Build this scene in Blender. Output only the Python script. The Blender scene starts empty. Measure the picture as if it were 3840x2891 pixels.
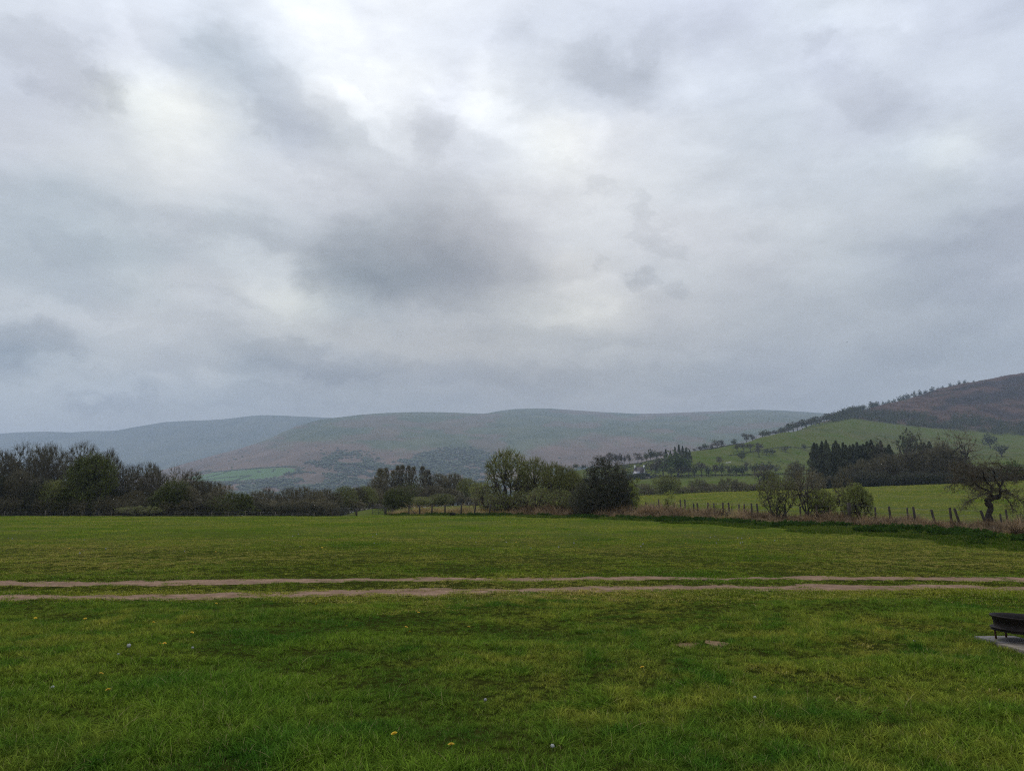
import bpy, math, random
import numpy as np
from mathutils import Vector, Matrix, Euler

S = bpy.context.scene
C = S.collection
PI = math.pi
R = math.radians

# ------------------------------------------------------------------ camera, sky, sun, exposure
F, CX, CY, HOR, EYE = 2888.0, 1920.0, 1445.5, 1895.0, 1.55     # photo pixels (3840 x 2891), eye height in m
TILT = math.atan((HOR - CY) / F)
ct, st = math.cos(TILT), math.sin(TILT)
cam = bpy.data.cameras.new('camera'); cam_o = bpy.data.objects.new('camera', cam); C.objects.link(cam_o)
cam.sensor_fit = 'HORIZONTAL'; cam.sensor_width = 36.0; cam.lens = 36.0 * F / 3840.0
cam.clip_start = 0.05; cam.clip_end = 40000
cam_o.location = (0, 0, EYE); cam_o.rotation_euler = (PI / 2 + TILT, 0, 0)
S.camera = cam_o
S.render.resolution_x, S.render.resolution_y = 1024, 770
S.view_settings.view_transform = 'Standard'; S.view_settings.look = 'None'
S.view_settings.exposure = 0.0; S.view_settings.gamma = 1.0
S.render.engine = 'CYCLES'
S.cycles.use_denoising = False
try: S.cycles.sampling_pattern = 'BLUE_NOISE'
except Exception: pass
S.cycles.max_bounces = 5; S.cycles.diffuse_bounces = 3; S.cycles.glossy_bounces = 2
S.cycles.transmission_bounces = 3; S.cycles.volume_bounces = 1; S.cycles.transparent_max_bounces = 4
S.cycles.use_adaptive_sampling = True; S.cycles.adaptive_threshold = 0.006
S.cycles.pixel_filter_type = 'BLACKMAN_HARRIS'; S.cycles.filter_width = 1.15

def e_of(y):
    v = (CY - y) / F
    return (st + v * ct) / (ct - v * st)
def a_of(x, y=HOR):
    v = (CY - y) / F
    return ((x - CX) / F) / (ct - v * st)
def at(x, y, Y):
    return Vector((a_of(x, y) * Y, Y, EYE + e_of(y) * Y))
def proj(X, Y, Z):            # world -> photo pixels (numpy ok), used to lay out land cover on the hills
    fz = Y * ct + (Z - EYE) * st; up = -Y * st + (Z - EYE) * ct
    return CX + F * X / fz, CY - F * up / fz

def lin(c):
    return tuple((v / 255 / 12.92) if v / 255 <= 0.04045 else ((v / 255 + 0.055) / 1.055) ** 2.4 for v in c)

# cloud cover, as colours read off the overcast sky: rows of (x, r, g, b) at heights y
SKY = {
 -200: [(0,212,219,230),(900,222,230,241),(1500,238,243,251),(2200,222,229,241),(3000,208,216,230),(3840,200,208,223)],
 50: [(0,213,220,231),(275,212,218,229),(550,208,214,227),(825,210,218,231),(1000,224,231,242),(1100,240,245,252),(1300,238,243,252),(1600,232,238,248),(1920,225,232,245),(2200,215,222,235),(2500,204,211,227),(2800,199,206,222),(3100,214,223,234),(3300,224,231,240),(3500,207,214,229),(3840,197,205,221)],
 220: [(0,193,200,213),(275,193,198,211),(450,214,221,231),(600,218,223,233),(750,198,208,221),(850,192,203,216),(1000,214,224,236),(1150,240,246,252),(1300,240,245,252),(1600,232,238,248),(1850,224,230,242),(1950,204,211,224),(2200,193,201,215),(2400,188,196,210),(2600,204,212,226),(2900,207,215,229),(3100,204,211,227),(3400,207,215,229),(3840,204,212,227)],
 400: [(0,202,206,218),(300,195,200,212),(450,221,227,231),(600,231,236,237),(750,232,235,236),(850,203,210,219),(950,187,196,212),(1050,185,193,210),(1200,208,215,228),(1350,240,244,248),(1500,235,240,248),(1700,217,222,234),(1850,235,240,246),(2000,224,230,240),(2200,198,205,218),(2350,189,196,211),(2550,211,218,231),(2800,211,219,233),(3100,199,205,221),(3300,188,195,211),(3600,201,209,223),(3840,199,207,221)],
 560: [(0,187,192,204),(200,190,196,206),(400,204,209,217),(600,222,226,230),(750,216,221,226),(950,205,213,225),(1100,193,200,216),(1250,193,202,216),(1450,211,217,229),(1650,204,209,221),(1800,212,218,232),(1950,225,231,241),(2100,232,236,240),(2300,222,226,236),(2600,207,214,227),(2850,194,204,219),(3100,190,200,215),(3300,191,201,217),(3500,204,212,221),(3840,194,201,216)],
 720: [(0,172,182,195),(250,172,182,195),(450,186,193,205),(650,199,204,216),(900,204,209,221),(1200,201,206,219),(1400,190,195,208),(1600,185,190,202),(1800,197,202,214),(1950,207,211,222),(2200,215,219,229),(2500,207,213,225),(2800,199,206,220),(3100,196,203,217),(3300,194,201,214),(3500,186,195,208),(3840,179,187,204)],
 880: [(0,164,174,188),(200,166,177,191),(400,168,179,192),(650,167,176,190),(850,168,178,191),(1050,175,183,197),(1250,171,178,191),(1400,160,167,179),(1600,158,162,173),(1800,170,173,184),(1950,183,186,198),(2200,199,204,216),(2500,199,203,216),(2800,194,199,212),(3100,188,196,209),(3400,169,177,193),(3600,161,169,186),(3840,165,172,190)],
 1040: [(0,168,178,192),(250,168,178,194),(450,179,189,202),(700,188,194,208),(950,194,201,214),(1100,186,192,204),(1200,155,165,177),(1350,145,155,167),(1550,142,150,162),(1750,152,156,168),(1900,167,170,181),(2050,189,192,202),(2200,205,207,215),(2350,186,191,204),(2600,188,194,207),(2850,177,182,196),(3100,175,183,197),(3400,158,167,184),(3600,156,164,182),(3840,161,169,187)],
 1160: [(0,182,189,203),(300,183,188,201),(550,187,192,204),(800,182,187,200),(950,193,198,208),(1100,199,204,209),(1200,172,179,189),(1350,160,168,180),(1600,160,165,177),(1800,168,172,182),(2000,190,194,202),(2200,204,207,213),(2400,187,190,201),(2700,176,181,194),(3000,168,175,190),(3300,168,176,190),(3600,159,168,185),(3840,158,167,185)],
 1300: [(0,138,151,168),(200,150,162,178),(350,177,184,198),(600,177,183,197),(900,171,177,191),(1100,171,176,188),(1300,177,180,189),(1600,174,177,186),(1800,177,179,187),(2000,177,181,191),(2300,171,176,188),(2600,166,171,184),(2900,161,168,182),(3100,156,164,180),(3400,150,159,177),(3600,150,160,177),(3840,154,164,182)],
 1400: [(0,162,172,185),(200,176,184,198),(400,180,187,200),(550,165,173,189),(750,172,179,192),(950,150,160,175),(1150,150,157,172),(1400,155,161,174),(1700,157,162,175),(1900,164,167,176),(2200,164,168,178),(2500,158,164,176),(2700,154,161,176),(2900,154,161,178),(3200,151,160,176),(3500,156,165,180),(3840,158,167,184)],
 1500: [(0,173,181,194),(200,170,180,194),(400,151,162,180),(600,162,171,187),(850,157,167,183),(1100,157,165,180),(1400,154,161,174),(1700,151,157,170),(1920,156,160,171),(2200,160,164,174),(2600,157,162,175),(2900,155,161,175),(3200,157,165,180),(3840,159,168,185)],
 1640: [(0,184,189,197),(500,172,179,190),(1100,160,168,182),(1920,158,163,174),(3000,158,165,179),(3840,162,171,187)],
}
_sy = sorted(SKY)
def sky_col(x, y):
    def row(k):
        r = SKY[k]; xs = [p[0] for p in r]
        return np.array([np.interp(x, xs, [lin((p[i], 0, 0))[0] for p in r]) for i in (1, 2, 3)])
    if y <= _sy[0]: return row(_sy[0])
    if y >= _sy[-1]: return row(_sy[-1])
    k = max(i for i in range(len(_sy)) if _sy[i] <= y)
    t = (y - _sy[k]) / (_sy[k + 1] - _sy[k]); w = float(np.interp(y, [200, 1300], [0, 1]))
    return (row(_sy[k]) * (1 - t) + row(_sy[k + 1]) * t) * np.array([1.02 + .19 * w, 1.0 + .14 * w, 0.965 - .03 * w])

SUN_EL, SUN_AZ = R(48), R(-12)         # behind the clouds, ahead and a little left
W = bpy.data.worlds.new('World'); S.world = W; W.use_nodes = True
nt = W.node_tree; N = nt.nodes; L = nt.links
for n in list(N): N.remove(n)
def nd(t, **k):
    n = N.new(t)
    for a, b in k.items(): setattr(n, a, b)
    return n
def m2(op, a, b=None, c=None):
    n = nd('ShaderNodeMath', operation=op)
    for i, v in enumerate((a, b, c)):
        if v is None: continue
        if isinstance(v, (int, float)): n.inputs[i].default_value = v
        else: L.new(v, n.inputs[i])
    return n.outputs[0]
def build_sky():
    tc = nd('ShaderNodeTexCoord'); sep = nd('ShaderNodeSeparateXYZ'); L.new(tc.outputs['Generated'], sep.inputs[0])
    az = m2('ARCTAN2', sep.outputs[0], sep.outputs[1]); el = m2('ARCSINE', sep.outputs[2])
    def noise(scale, detail, rough=0.55, zs=1.6):
        mp = nd('ShaderNodeMapping'); mp.inputs['Scale'].default_value = (1, 1, zs); L.new(tc.outputs['Generated'], mp.inputs[0])
        n = nd('ShaderNodeTexNoise'); n.inputs['Scale'].default_value = scale; n.inputs['Detail'].default_value = detail
        n.inputs['Roughness'].default_value = rough; L.new(mp.outputs[0], n.inputs['Vector']); return n
    az0, el0 = az, el
    w1 = noise(5.5, 5, 0.6, 1.7); ws = nd('ShaderNodeSeparateColor'); L.new(w1.outputs['Color'], ws.inputs[0])
    az = m2('ADD', az, m2('MULTIPLY', m2('SUBTRACT', ws.outputs[0], 0.5), 0.13))
    el = m2('ADD', el, m2('MULTIPLY', m2('SUBTRACT', ws.outputs[1], 0.5), 0.09))
    AZ = R(42)
    t = nd('ShaderNodeMapRange'); L.new(az, t.inputs[0]); t.inputs[1].default_value = -AZ; t.inputs[2].default_value = AZ
    els = [R(v) for v in (5.0, 7.5, 9.5, 12, 14.5, 17, 19.5, 22.5, 26, 29.5, 33.5, 38)]
    cur = None
    for i, ev in enumerate(els):
        cr = nd('ShaderNodeValToRGB'); ramp = cr.color_ramp; ramp.interpolation = 'CARDINAL'
        n = 30
        while len(ramp.elements) < n: ramp.elements.new(0.5)
        for j in range(n):
            azv = -AZ + 2 * AZ * j / (n - 1)
            te = math.tan(ev) / math.cos(azv)          # z/y of that direction
            v = (te * ct - st) / (ct + te * st); py = CY - v * F
            px = CX + F * math.tan(azv) * (ct - v * st)
            c = sky_col(px, py)
            ramp.elements[j].position = j / (n - 1); ramp.elements[j].color = (*[float(q) for q in c], 1)
        L.new(t.outputs[0], cr.inputs[0])
        if cur is None: cur = cr.outputs[0]
        else:
            mr = nd('ShaderNodeMapRange', interpolation_type='SMOOTHSTEP'); L.new(el, mr.inputs[0])
            mr.inputs[1].default_value = els[i - 1]; mr.inputs[2].default_value = ev
            mx = nd('ShaderNodeMix', data_type='RGBA'); L.new(mr.outputs[0], mx.inputs[0])
            L.new(cur, mx.inputs[6]); L.new(cr.outputs[0], mx.inputs[7]); cur = mx.outputs[2]
    d = noise(9, 7, 0.62, 2.4)
    f = m2('MULTIPLY_ADD', m2('SUBTRACT', d.outputs[0], 0.5), 0.50, 1.0)
    bil = nd('ShaderNodeMapRange', interpolation_type='SMOOTHSTEP'); L.new(noise(4.5, 6, 0.6, 2.2).outputs[0], bil.inputs[0])
    for i_, v_ in ((1, .46), (2, .58), (3, 1.03), (4, .965)): bil.inputs[i_].default_value = v_
    f = m2('MULTIPLY', f, bil.outputs[0])
    # separate cloud masses: (x, y, half length, half height, slope, darker - / brighter +) as bearings in the sky
    w3 = noise(13, 5, 0.62, 1.5); ws3 = nd('ShaderNodeSeparateColor'); L.new(w3.outputs['Color'], ws3.inputs[0])
    azb = m2('ADD', az0, m2('MULTIPLY', m2('SUBTRACT', ws3.outputs[0], 0.5), 0.15)); elb = m2('ADD', el0, m2('MULTIPLY', m2('SUBTRACT', ws3.outputs[1], 0.5), 0.11))
    cx = nd('ShaderNodeCombineXYZ'); L.new(azb, cx.inputs[0]); L.new(elb, cx.inputs[1]); tot = None
    for (bx, by, rx, ry, rot, sg) in CLOUDS:
        v = (CY - by) / F; a_ = ((bx - CX) / F) / (ct - v * st); e_ = (st + v * ct) / (ct - v * st)
        ca = math.atan(a_); ce = math.atan(e_ * math.cos(ca)); k_ = math.cos(ca) * 1.0
        mp = nd('ShaderNodeMapping', vector_type='TEXTURE'); L.new(cx.outputs[0], mp.inputs[0])
        mp.inputs['Location'].default_value = (ca, ce, 0); mp.inputs['Rotation'].default_value = (0, 0, -R(rot)); mp.inputs['Scale'].default_value = (rx / F * k_, ry / F * k_, 1)
        ln = nd('ShaderNodeVectorMath', operation='LENGTH'); L.new(mp.outputs[0], ln.inputs[0])
        mr = nd('ShaderNodeMapRange', interpolation_type='SMOOTHSTEP'); L.new(ln.outputs['Value'], mr.inputs[0])
        for i_, v_ in ((1, .5), (2, 1.3), (3, sg), (4, 0.0)): mr.inputs[i_].default_value = v_
        tot = mr.outputs[0] if tot is None else m2('ADD', tot, mr.outputs[0])
    f = m2('MULTIPLY', f, m2('ADD', tot, 1.0))
    d2 = noise(2.4, 3, 0.5, 2.0)
    f2 = m2('MULTIPLY_ADD', m2('SUBTRACT', d2.outputs[0], 0.5), 0.10, 1.0)
    vm = nd('ShaderNodeVectorMath', operation='SCALE'); L.new(cur, vm.inputs[0]); L.new(m2('MULTIPLY', f, f2), vm.inputs['Scale'])
    sky = nd('ShaderNodeTexSky', sky_type='NISHITA'); sky.sun_disc = False; sky.sun_elevation = SUN_EL; sky.sun_rotation = SUN_AZ
    sb = nd('ShaderNodeBackground'); L.new(sky.outputs[0], sb.inputs[0]); sb.inputs[1].default_value = 0.05
    cb = nd('ShaderNodeBackground'); L.new(vm.outputs[0], cb.inputs[0]); cb.inputs[1].default_value = SKY_GAIN
    ms = nd('ShaderNodeMixShader'); ms.inputs[0].default_value = 0.96     # a closed cloud deck in front of the blue
    L.new(sb.outputs[0], ms.inputs[1]); L.new(cb.outputs[0], ms.inputs[2])
    out = nd('ShaderNodeOutputWorld'); L.new(ms.outputs[0], out.inputs[0])
SKY_GAIN = 1.25
CLOUDS = [(1019, 373, 360, 100, 40, -.14), (1300, 530, 230, 90, 25, -.08), (800, 190, 90, 80, 50, -.06), (1965, 200, 130, 110, 20, -.10), (2280, 280, 260, 100, 10, -.16), (2450, 180, 130, 80, -20, -.10),
 (1530, 1000, 430, 160, 4, -.19), (1314, 1050, 190, 120, 10, -.13), (1750, 880, 300, 160, 15, -.08), (1620, 500, 90, 120, 10, -.12), (2355, 1045, 70, 42, 0, -.17), (2520, 1085, 100, 30, 5, -.12), (2222, 985, 60, 25, -40, -.10),
 (2450, 850, 140, 40, 40, -.11), (2215, 715, 70, 50, 45, -.10), (2250, 1105, 150, 80, 0, .16), (1818, 440, 230, 70, 32, .12), (2140, 525, 170, 90, 20, .10), (1055, 1095, 240, 100, 30, .14), (1220, 140, 280, 130, 32, .05), (1350, 400, 160, 60, 45, .10),
 (1185, 1340, 380, 55, 2, -.15), (2140, 1285, 350, 50, 0, -.05), (110, 1290, 260, 70, 0, -.22), (30, 1375, 110, 60, 0, -.12), (430, 1500, 170, 45, 0, -.13), (230, 260, 270, 120, 22, -.17), (400, 330, 90, 60, 30, -.10), (640, 470, 230, 120, 25, .02), (480, 200, 200, 60, 40, .07),
 (240, 930, 270, 60, 15, -.08), (780, 850, 420, 70, 8, -.10), (770, 1120, 120, 50, 0, -.08), (330, 1420, 260, 50, -5, .08), (3650, 930, 450, 110, -20, -.11), (3500, 1270, 360, 80, -22, -.09), (3200, 350, 220, 90, 30, -.10), (3040, 150, 60, 60, 40, -.07), (3560, 600, 220, 80, 25, .09), (3250, 50, 270, 70, 5, .10), (2750, 1410, 380, 50, 0, -.07), (900, 1190, 400, 45, 12, .08), (700, 1445, 480, 38, -3, .10), (1900, 1205, 480, 40, 0, .08), (1650, 1410, 720, 50, 2, -.10), (300, 1195, 330, 36, 0, .08), (3050, 1490, 600, 34, -3, -.06), (1050, 1500, 500, 34, 2, -.07), (2500, 1340, 420, 34, -4, .06), (2850, 640, 260, 110, 20, -.06)]
build_sky()
W.cycles.sampling_method = 'MANUAL'; W.cycles.sample_map_resolution = 512

sl = bpy.data.lights.new('sun', 'SUN'); sl.energy = 0.9; sl.angle = R(14); sl.color = (1.0, 0.95, 0.88)
so = bpy.data.objects.new('sun', sl); C.objects.link(so)
sd = Vector((math.sin(SUN_AZ) * math.cos(SUN_EL), math.cos(SUN_AZ) * math.cos(SUN_EL), math.sin(SUN_EL)))
so.rotation_euler = (-sd).to_track_quat('-Z', 'Y').to_euler(); so.location = (0, 0, 60)

# ------------------------------------------------------------------ helpers
def tag(o, label=None, cat=None, group=None, kind=None):
    for k, v in (('label', label), ('category', cat), ('group', group), ('kind', kind)):
        if v: o[k] = v
    return o
def link(o, parent=None):
    C.objects.link(o)
    if parent is not None: o.parent = parent
    return o
def mesh_np(name, V, Fs, mats=(), mi=None, smooth=False, attrs=None):
    """V (n,3); Fs list of (m,k) index arrays; mi list of material index per array"""
    V = np.asarray(V, np.float32).reshape(-1, 3)
    me = bpy.data.meshes.new(name)
    me.vertices.add(len(V)); me.vertices.foreach_set('co', V.ravel())
    Fs = [np.asarray(f, np.int32) for f in Fs if len(f)]
    tot = np.concatenate([np.full(len(f), f.shape[1], np.int32) for f in Fs])
    start = np.concatenate([[0], np.cumsum(tot)[:-1]]).astype(np.int32)
    idx = np.concatenate([f.ravel() for f in Fs]).astype(np.int32)
    me.loops.add(len(idx)); me.loops.foreach_set('vertex_index', idx)
    me.polygons.add(len(tot)); me.polygons.foreach_set('loop_start', start)
    me.polygons.foreach_set('loop_total', tot)
    if mi is not None:
        me.polygons.foreach_set('material_index', np.concatenate([np.full(len(f), m, np.int32) for f, m in zip(Fs, mi)]))
    if smooth: me.polygons.foreach_set('use_smooth', np.ones(len(tot), bool))
    for m in mats: me.materials.append(m)
    if attrs:
        for k, v in attrs.items():
            a = me.attributes.new(k, 'FLOAT', 'POINT'); a.data.foreach_set('value', np.asarray(v, np.float32))
    me.update(calc_edges=True); me.validate()
    return me
class MB:
    """collects simple solids, then links them as ONE mesh object"""
    def __init__(s): s.v = []; s.f = {}; s.n = 0
    def add(s, V, Fc):
        V = np.asarray(V, float).reshape(-1, 3)
        for f in Fc: s.f.setdefault(len(f), []).append([i + s.n for i in f])
        s.v.append(V); s.n += len(V); return s
    def box(s, c, h, rz=0.0, M=None):
        h = np.array(h) / 2.0
        P = np.array([[x, y, z] for x in (-1, 1) for y in (-1, 1) for z in (-1, 1)]) * h
        cr, sr = math.cos(rz), math.sin(rz)
        P = np.c_[P[:, 0] * cr - P[:, 1] * sr, P[:, 0] * sr + P[:, 1] * cr, P[:, 2]] + np.array(c)
        return s.add(P, [(0, 1, 3, 2), (4, 6, 7, 5), (0, 4, 5, 1), (2, 3, 7, 6), (0, 2, 6, 4), (1, 5, 7, 3)])
    def tube(s, P, r, n=8, cap=True):
        P = [Vector(p) for p in P]; r = [r] * len(P) if isinstance(r, (int, float)) else r
        rings = []; up = Vector((0.31, 0.17, 0.93))
        for i, p in enumerate(P):
            d = (P[min(i + 1, len(P) - 1)] - P[max(i - 1, 0)]).normalized()
            a = d.cross(up); a = (a if a.length > 0.05 else d.cross(Vector((1, 0, 0)))).normalized(); b = d.cross(a)
            rings.append([p + (a * math.cos(2 * PI * k / n) + b * math.sin(2 * PI * k / n)) * r[i] for k in range(n)])
        V = [q for ring in rings for q in ring]; Fc = []
        for i in range(len(P) - 1):
            for k in range(n): Fc.append((i * n + k, i * n + (k + 1) % n, (i + 1) * n + (k + 1) % n, (i + 1) * n + k))
        if cap: Fc.append(tuple(range(n - 1, -1, -1))); Fc.append(tuple((len(P) - 1) * n + k for k in range(n)))
        return s.add([list(v) for v in V], Fc)
    def lathe(s, prof, n=40, c=(0, 0, 0)):
        V = [(c[0] + r * math.cos(2 * PI * k / n), c[1] + r * math.sin(2 * PI * k / n), c[2] + z) for r, z in prof for k in range(n)]
        Fc = [(i * n + k, i * n + (k + 1) % n, (i + 1) * n + (k + 1) % n, (i + 1) * n + k) for i in range(len(prof) - 1) for k in range(n)]
        return s.add(V, Fc)
    def build(s, name, mat, parent=None, smooth=False):
        o = bpy.data.objects.new(name, mesh_np(name, np.concatenate(s.v), [np.array(v) for v in s.f.values()], [mat], smooth=smooth))
        return link(o, parent)
def empty(name, loc=(0, 0, 0), rz=0.0):
    o = bpy.data.objects.new(name, None); o.empty_display_size = 0.2; C.objects.link(o)
    o.location = loc; o.rotation_euler = (0, 0, rz); return o

_rt = np.random.RandomState(7).rand(256, 256)
def vnoise(x, y):
    xi = np.floor(x).astype(int); yi = np.floor(y).astype(int); fx = x - xi; fy = y - yi
    fx = fx * fx * (3 - 2 * fx); fy = fy * fy * (3 - 2 * fy)
    g = lambda i, j: _rt[(xi + i) % 256, (yi + j) % 256]
    return (g(0, 0) * (1 - fx) + g(1, 0) * fx) * (1 - fy) + (g(0, 1) * (1 - fx) + g(1, 1) * fx) * fy
def fbm(x, y, o=4, seed=0):
    x = np.asarray(x, float) + seed * 17.3; y = np.asarray(y, float) + seed * 9.1; a = 0.5; r = 0; t = 0
    for k in range(o):
        r = r + a * vnoise(x * 2 ** k + 31 * k, y * 2 ** k + 57 * k); t += a; a *= 0.5
    return r / t - 0.5
def sstep(a, b, x):
    t = np.clip((x - a) / (b - a), 0, 1); return t * t * (3 - 2 * t)

# ------------------------------------------------------------------ materials
class Mat:
    def __init__(s, name):
        s.m = bpy.data.materials.new(name); s.m.use_nodes = True; s.t = s.m.node_tree; s.t.nodes.clear()
    def n(s, t, **k):
        q = s.t.nodes.new(t)
        for a, b in k.items(): setattr(q, a, b)
        return q
    def l(s, a, b): s.t.links.new(a, b)
    def pos(s, scale=(1, 1, 1), obj=False):
        g = s.n('ShaderNodeTexCoord').outputs['Object'] if obj else s.n('ShaderNodeNewGeometry').outputs['Position']
        mp = s.n('ShaderNodeMapping'); mp.inputs['Scale'].default_value = scale; s.l(g, mp.inputs[0]); return mp.outputs[0]
    def noise(s, scale, detail=4, rough=0.55, vec=None, dist=0.0):
        q = s.n('ShaderNodeTexNoise'); q.inputs['Scale'].default_value = scale; q.inputs['Detail'].default_value = detail
        q.inputs['Roughness'].default_value = rough; q.inputs['Distortion'].default_value = dist
        s.l(vec if vec is not None else s.pos(), q.inputs['Vector']); return q.outputs[0]
    def rng(s, v, a, b, c=0.0, d=1.0):
        q = s.n('ShaderNodeMapRange'); s.l(v, q.inputs[0])
        for i, w in enumerate((a, b, c, d)): q.inputs[i + 1].default_value = w
        return q.outputs[0]
    def math(s, op, a, b):
        q = s.n('ShaderNodeMath', operation=op)
        for i, v in enumerate((a, b)):
            if isinstance(v, (int, float)): q.inputs[i].default_value = v
            else: s.l(v, q.inputs[i])
        return q.outputs[0]
    def mix(s, f, a, b, mode='MIX'):
        q = s.n('ShaderNodeMix', data_type='RGBA', blend_type=mode)
        for i, v in ((0, f), (6, a), (7, b)):
            if isinstance(v, (int, float)): q.inputs[i].default_value = v
            elif isinstance(v, tuple): q.inputs[i].default_value = (*v, 1)
            else: s.l(v, q.inputs[i])
        return q.outputs[2]
    def attr(s, name): return s.n('ShaderNodeAttribute', attribute_name=name).outputs['Fac']
    def bump(s, h, strength, dist=0.02):
        q = s.n('ShaderNodeBump'); q.inputs['Strength'].default_value = strength; q.inputs['Distance'].default_value = dist
        s.l(h, q.inputs['Height']); return q.outputs[0]
    def out(s, col, rough=0.8, spec=0.3, metal=0.0, normal=None, trans=0.0):
        p = s.n('ShaderNodeBsdfPrincipled')
        if isinstance(col, tuple): p.inputs['Base Color'].default_value = (*col, 1)
        else: s.l(col, p.inputs['Base Color'])
        if isinstance(rough, (int, float)): p.inputs['Roughness'].default_value = rough
        else: s.l(rough, p.inputs['Roughness'])
        p.inputs['Specular IOR Level'].default_value = spec; p.inputs['Metallic'].default_value = metal
        if normal is not None: s.l(normal, p.inputs['Normal'])
        sh = p.outputs[0]
        if trans:
            tr = s.n('ShaderNodeBsdfTranslucent')
            if isinstance(col, tuple): tr.inputs[0].default_value = (*col, 1)
            else: s.l(col, tr.inputs[0])
            mx = s.n('ShaderNodeMixShader'); mx.inputs[0].default_value = trans; s.l(sh, mx.inputs[1]); s.l(tr.outputs[0], mx.inputs[2]); sh = mx.outputs[0]
        s.l(sh, s.n('ShaderNodeOutputMaterial').inputs[0]); return s.m

def foliage(name, c1, c2, c3=None, trans=0.3, scale=0.25, rough=0.6, spec=0.15):
    """leaf-sized faces: colour varies from face to face, from clump to clump and from plant to plant"""
    m = Mat(name)
    isl = m.n('ShaderNodeNewGeometry').outputs['Random Per Island']; ob = m.n('ShaderNodeObjectInfo').outputs['Random']
    n = m.rng(m.noise(scale, 3), 0.35, 0.65)
    f = m.math('ADD', m.math('MULTIPLY', isl, 0.5), m.math('MULTIPLY', n, 0.5))
    col = m.mix(f, c1, c2)
    if c3: col = m.mix(m.rng(isl, 0.82, 0.9), col, c3)
    col = m.mix(1.0, col, m.mix(m.rng(ob, 0, 1), (0.78, 0.78, 0.78), (1.22, 1.2, 1.15)), 'MULTIPLY')
    return m.out(col, rough, spec, trans=trans)
def bark(name, c1, c2, scale=6):
    m = Mat(name); v = m.pos((1, 1, 0.25), True)
    h = m.noise(scale, 6, 0.7, v)
    return m.out(m.mix(m.rng(h, 0.35, 0.65), c1, c2), 0.9, 0.1, normal=m.bump(h, 0.5, 0.02))
def plain(name, c1, c2, scale=3, rough=0.8, spec=0.3, metal=0.0, bump=0.3, obj=True):
    m = Mat(name); h = m.noise(scale, 6, 0.65, m.pos((1, 1, 1), obj))
    return m.out(m.mix(m.rng(h, 0.3, 0.7), c1, c2), rough, spec, metal, normal=m.bump(h, bump, 0.01))

M = {}
M['twig_dark'] = foliage('twig_dark', (0.060, 0.053, 0.035), (0.145, 0.128, 0.084), trans=0)
M['twig_brown'] = foliage('twig_brown', (0.095, 0.080, 0.045), (0.205, 0.178, 0.110), trans=0)
M['twig_olive'] = foliage('twig_olive', (0.10, 0.10, 0.038), (0.22, 0.20, 0.085), trans=0)
M['bark'] = bark('bark', (0.035, 0.030, 0.026), (0.10, 0.085, 0.07))
M['bark_dark'] = bark('bark_dark', (0.018, 0.015, 0.013), (0.055, 0.045, 0.038))
M['leaf_spring'] = foliage('leaf_spring', (0.14, 0.17, 0.035), (0.34, 0.38, 0.10), trans=0.35)
M['leaf_mid'] = foliage('leaf_mid', (0.050, 0.066, 0.012), (0.140, 0.162, 0.032), trans=0.25)
M['leaf_dark'] = foliage('leaf_dark', (0.016, 0.026, 0.010), (0.055, 0.066, 0.022), (0.10, 0.075, 0.04), trans=0.1, spec=0.3)
M['leaf_bud'] = foliage('leaf_bud', (0.07, 0.065, 0.03), (0.17, 0.15, 0.06), trans=0.2)
M['leaf_brown'] = foliage('leaf_brown', (0.055, 0.035, 0.022), (0.13, 0.08, 0.045), (0.12, 0.13, 0.04), trans=0.2)
M['needle'] = foliage('needle', (0.042, 0.052, 0.032), (0.115, 0.130, 0.078), trans=0.05)
M['blossom'] = foliage('blossom', (0.30, 0.24, 0.22), (0.45, 0.38, 0.34), (0.08, 0.1, 0.03), trans=0.3)
M['far_leaf'] = foliage('far_leaf', (0.032, 0.042, 0.016), (0.105, 0.115, 0.045), trans=0.1, scale=0.05)
M['moor_leaf'] = foliage('moor_leaf', (0.040, 0.056, 0.026), (0.100, 0.125, 0.052), trans=0.1, scale=0.02)
M['far_bare'] = foliage('far_bare', (0.045, 0.040, 0.030), (0.12, 0.10, 0.075), trans=0.1, scale=0.05)
M['far_green'] = foliage('far_green', (0.05, 0.075, 0.018), (0.10, 0.14, 0.035), trans=0.2, scale=0.05)
M['wood_post'] = bark('wood_post', (0.07, 0.058, 0.045), (0.17, 0.145, 0.115), 9)
M['wood_dark'] = bark('wood_dark', (0.03, 0.025, 0.021), (0.08, 0.066, 0.054), 9)
M['wire'] = plain('wire', (0.12, 0.12, 0.12), (0.2, 0.2, 0.2), 5, 0.5, 0.5, 0.8)
M['galv'] = plain('galv', (0.03, 0.03, 0.03), (0.07, 0.07, 0.065), 5, 0.6, 0.5, 0.6)
M['iron'] = plain('iron', (0.005, 0.0045, 0.005), (0.022, 0.013, 0.010), 14, 0.75, 0.25, 0.0)
M['rust'] = plain('rust', (0.035, 0.018, 0.012), (0.10, 0.045, 0.025), 25, 0.8, 0.2, 0.2)
M['slab_grey'] = plain('slab_grey', (0.13, 0.115, 0.11), (0.27, 0.25, 0.25), 7, 0.85, 0.2)
M['slab_tan'] = plain('slab_tan', (0.16, 0.13, 0.10), (0.30, 0.25, 0.20), 9, 0.85, 0.2)
M['render_white'] = plain('render_white', (0.62, 0.62, 0.58), (0.78, 0.78, 0.75), 1, 0.8, 0.2)
M['roof_dark'] = plain('roof_dark', (0.035, 0.025, 0.03), (0.06, 0.045, 0.05), 2, 0.7, 0.3)
M['slate'] = plain('slate', (0.10, 0.10, 0.13), (0.17, 0.17, 0.2), 2, 0.5, 0.4)
M['barn_dark'] = plain('barn_dark', (0.018, 0.022, 0.03), (0.03, 0.035, 0.045), 1, 0.7, 0.3)
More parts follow.
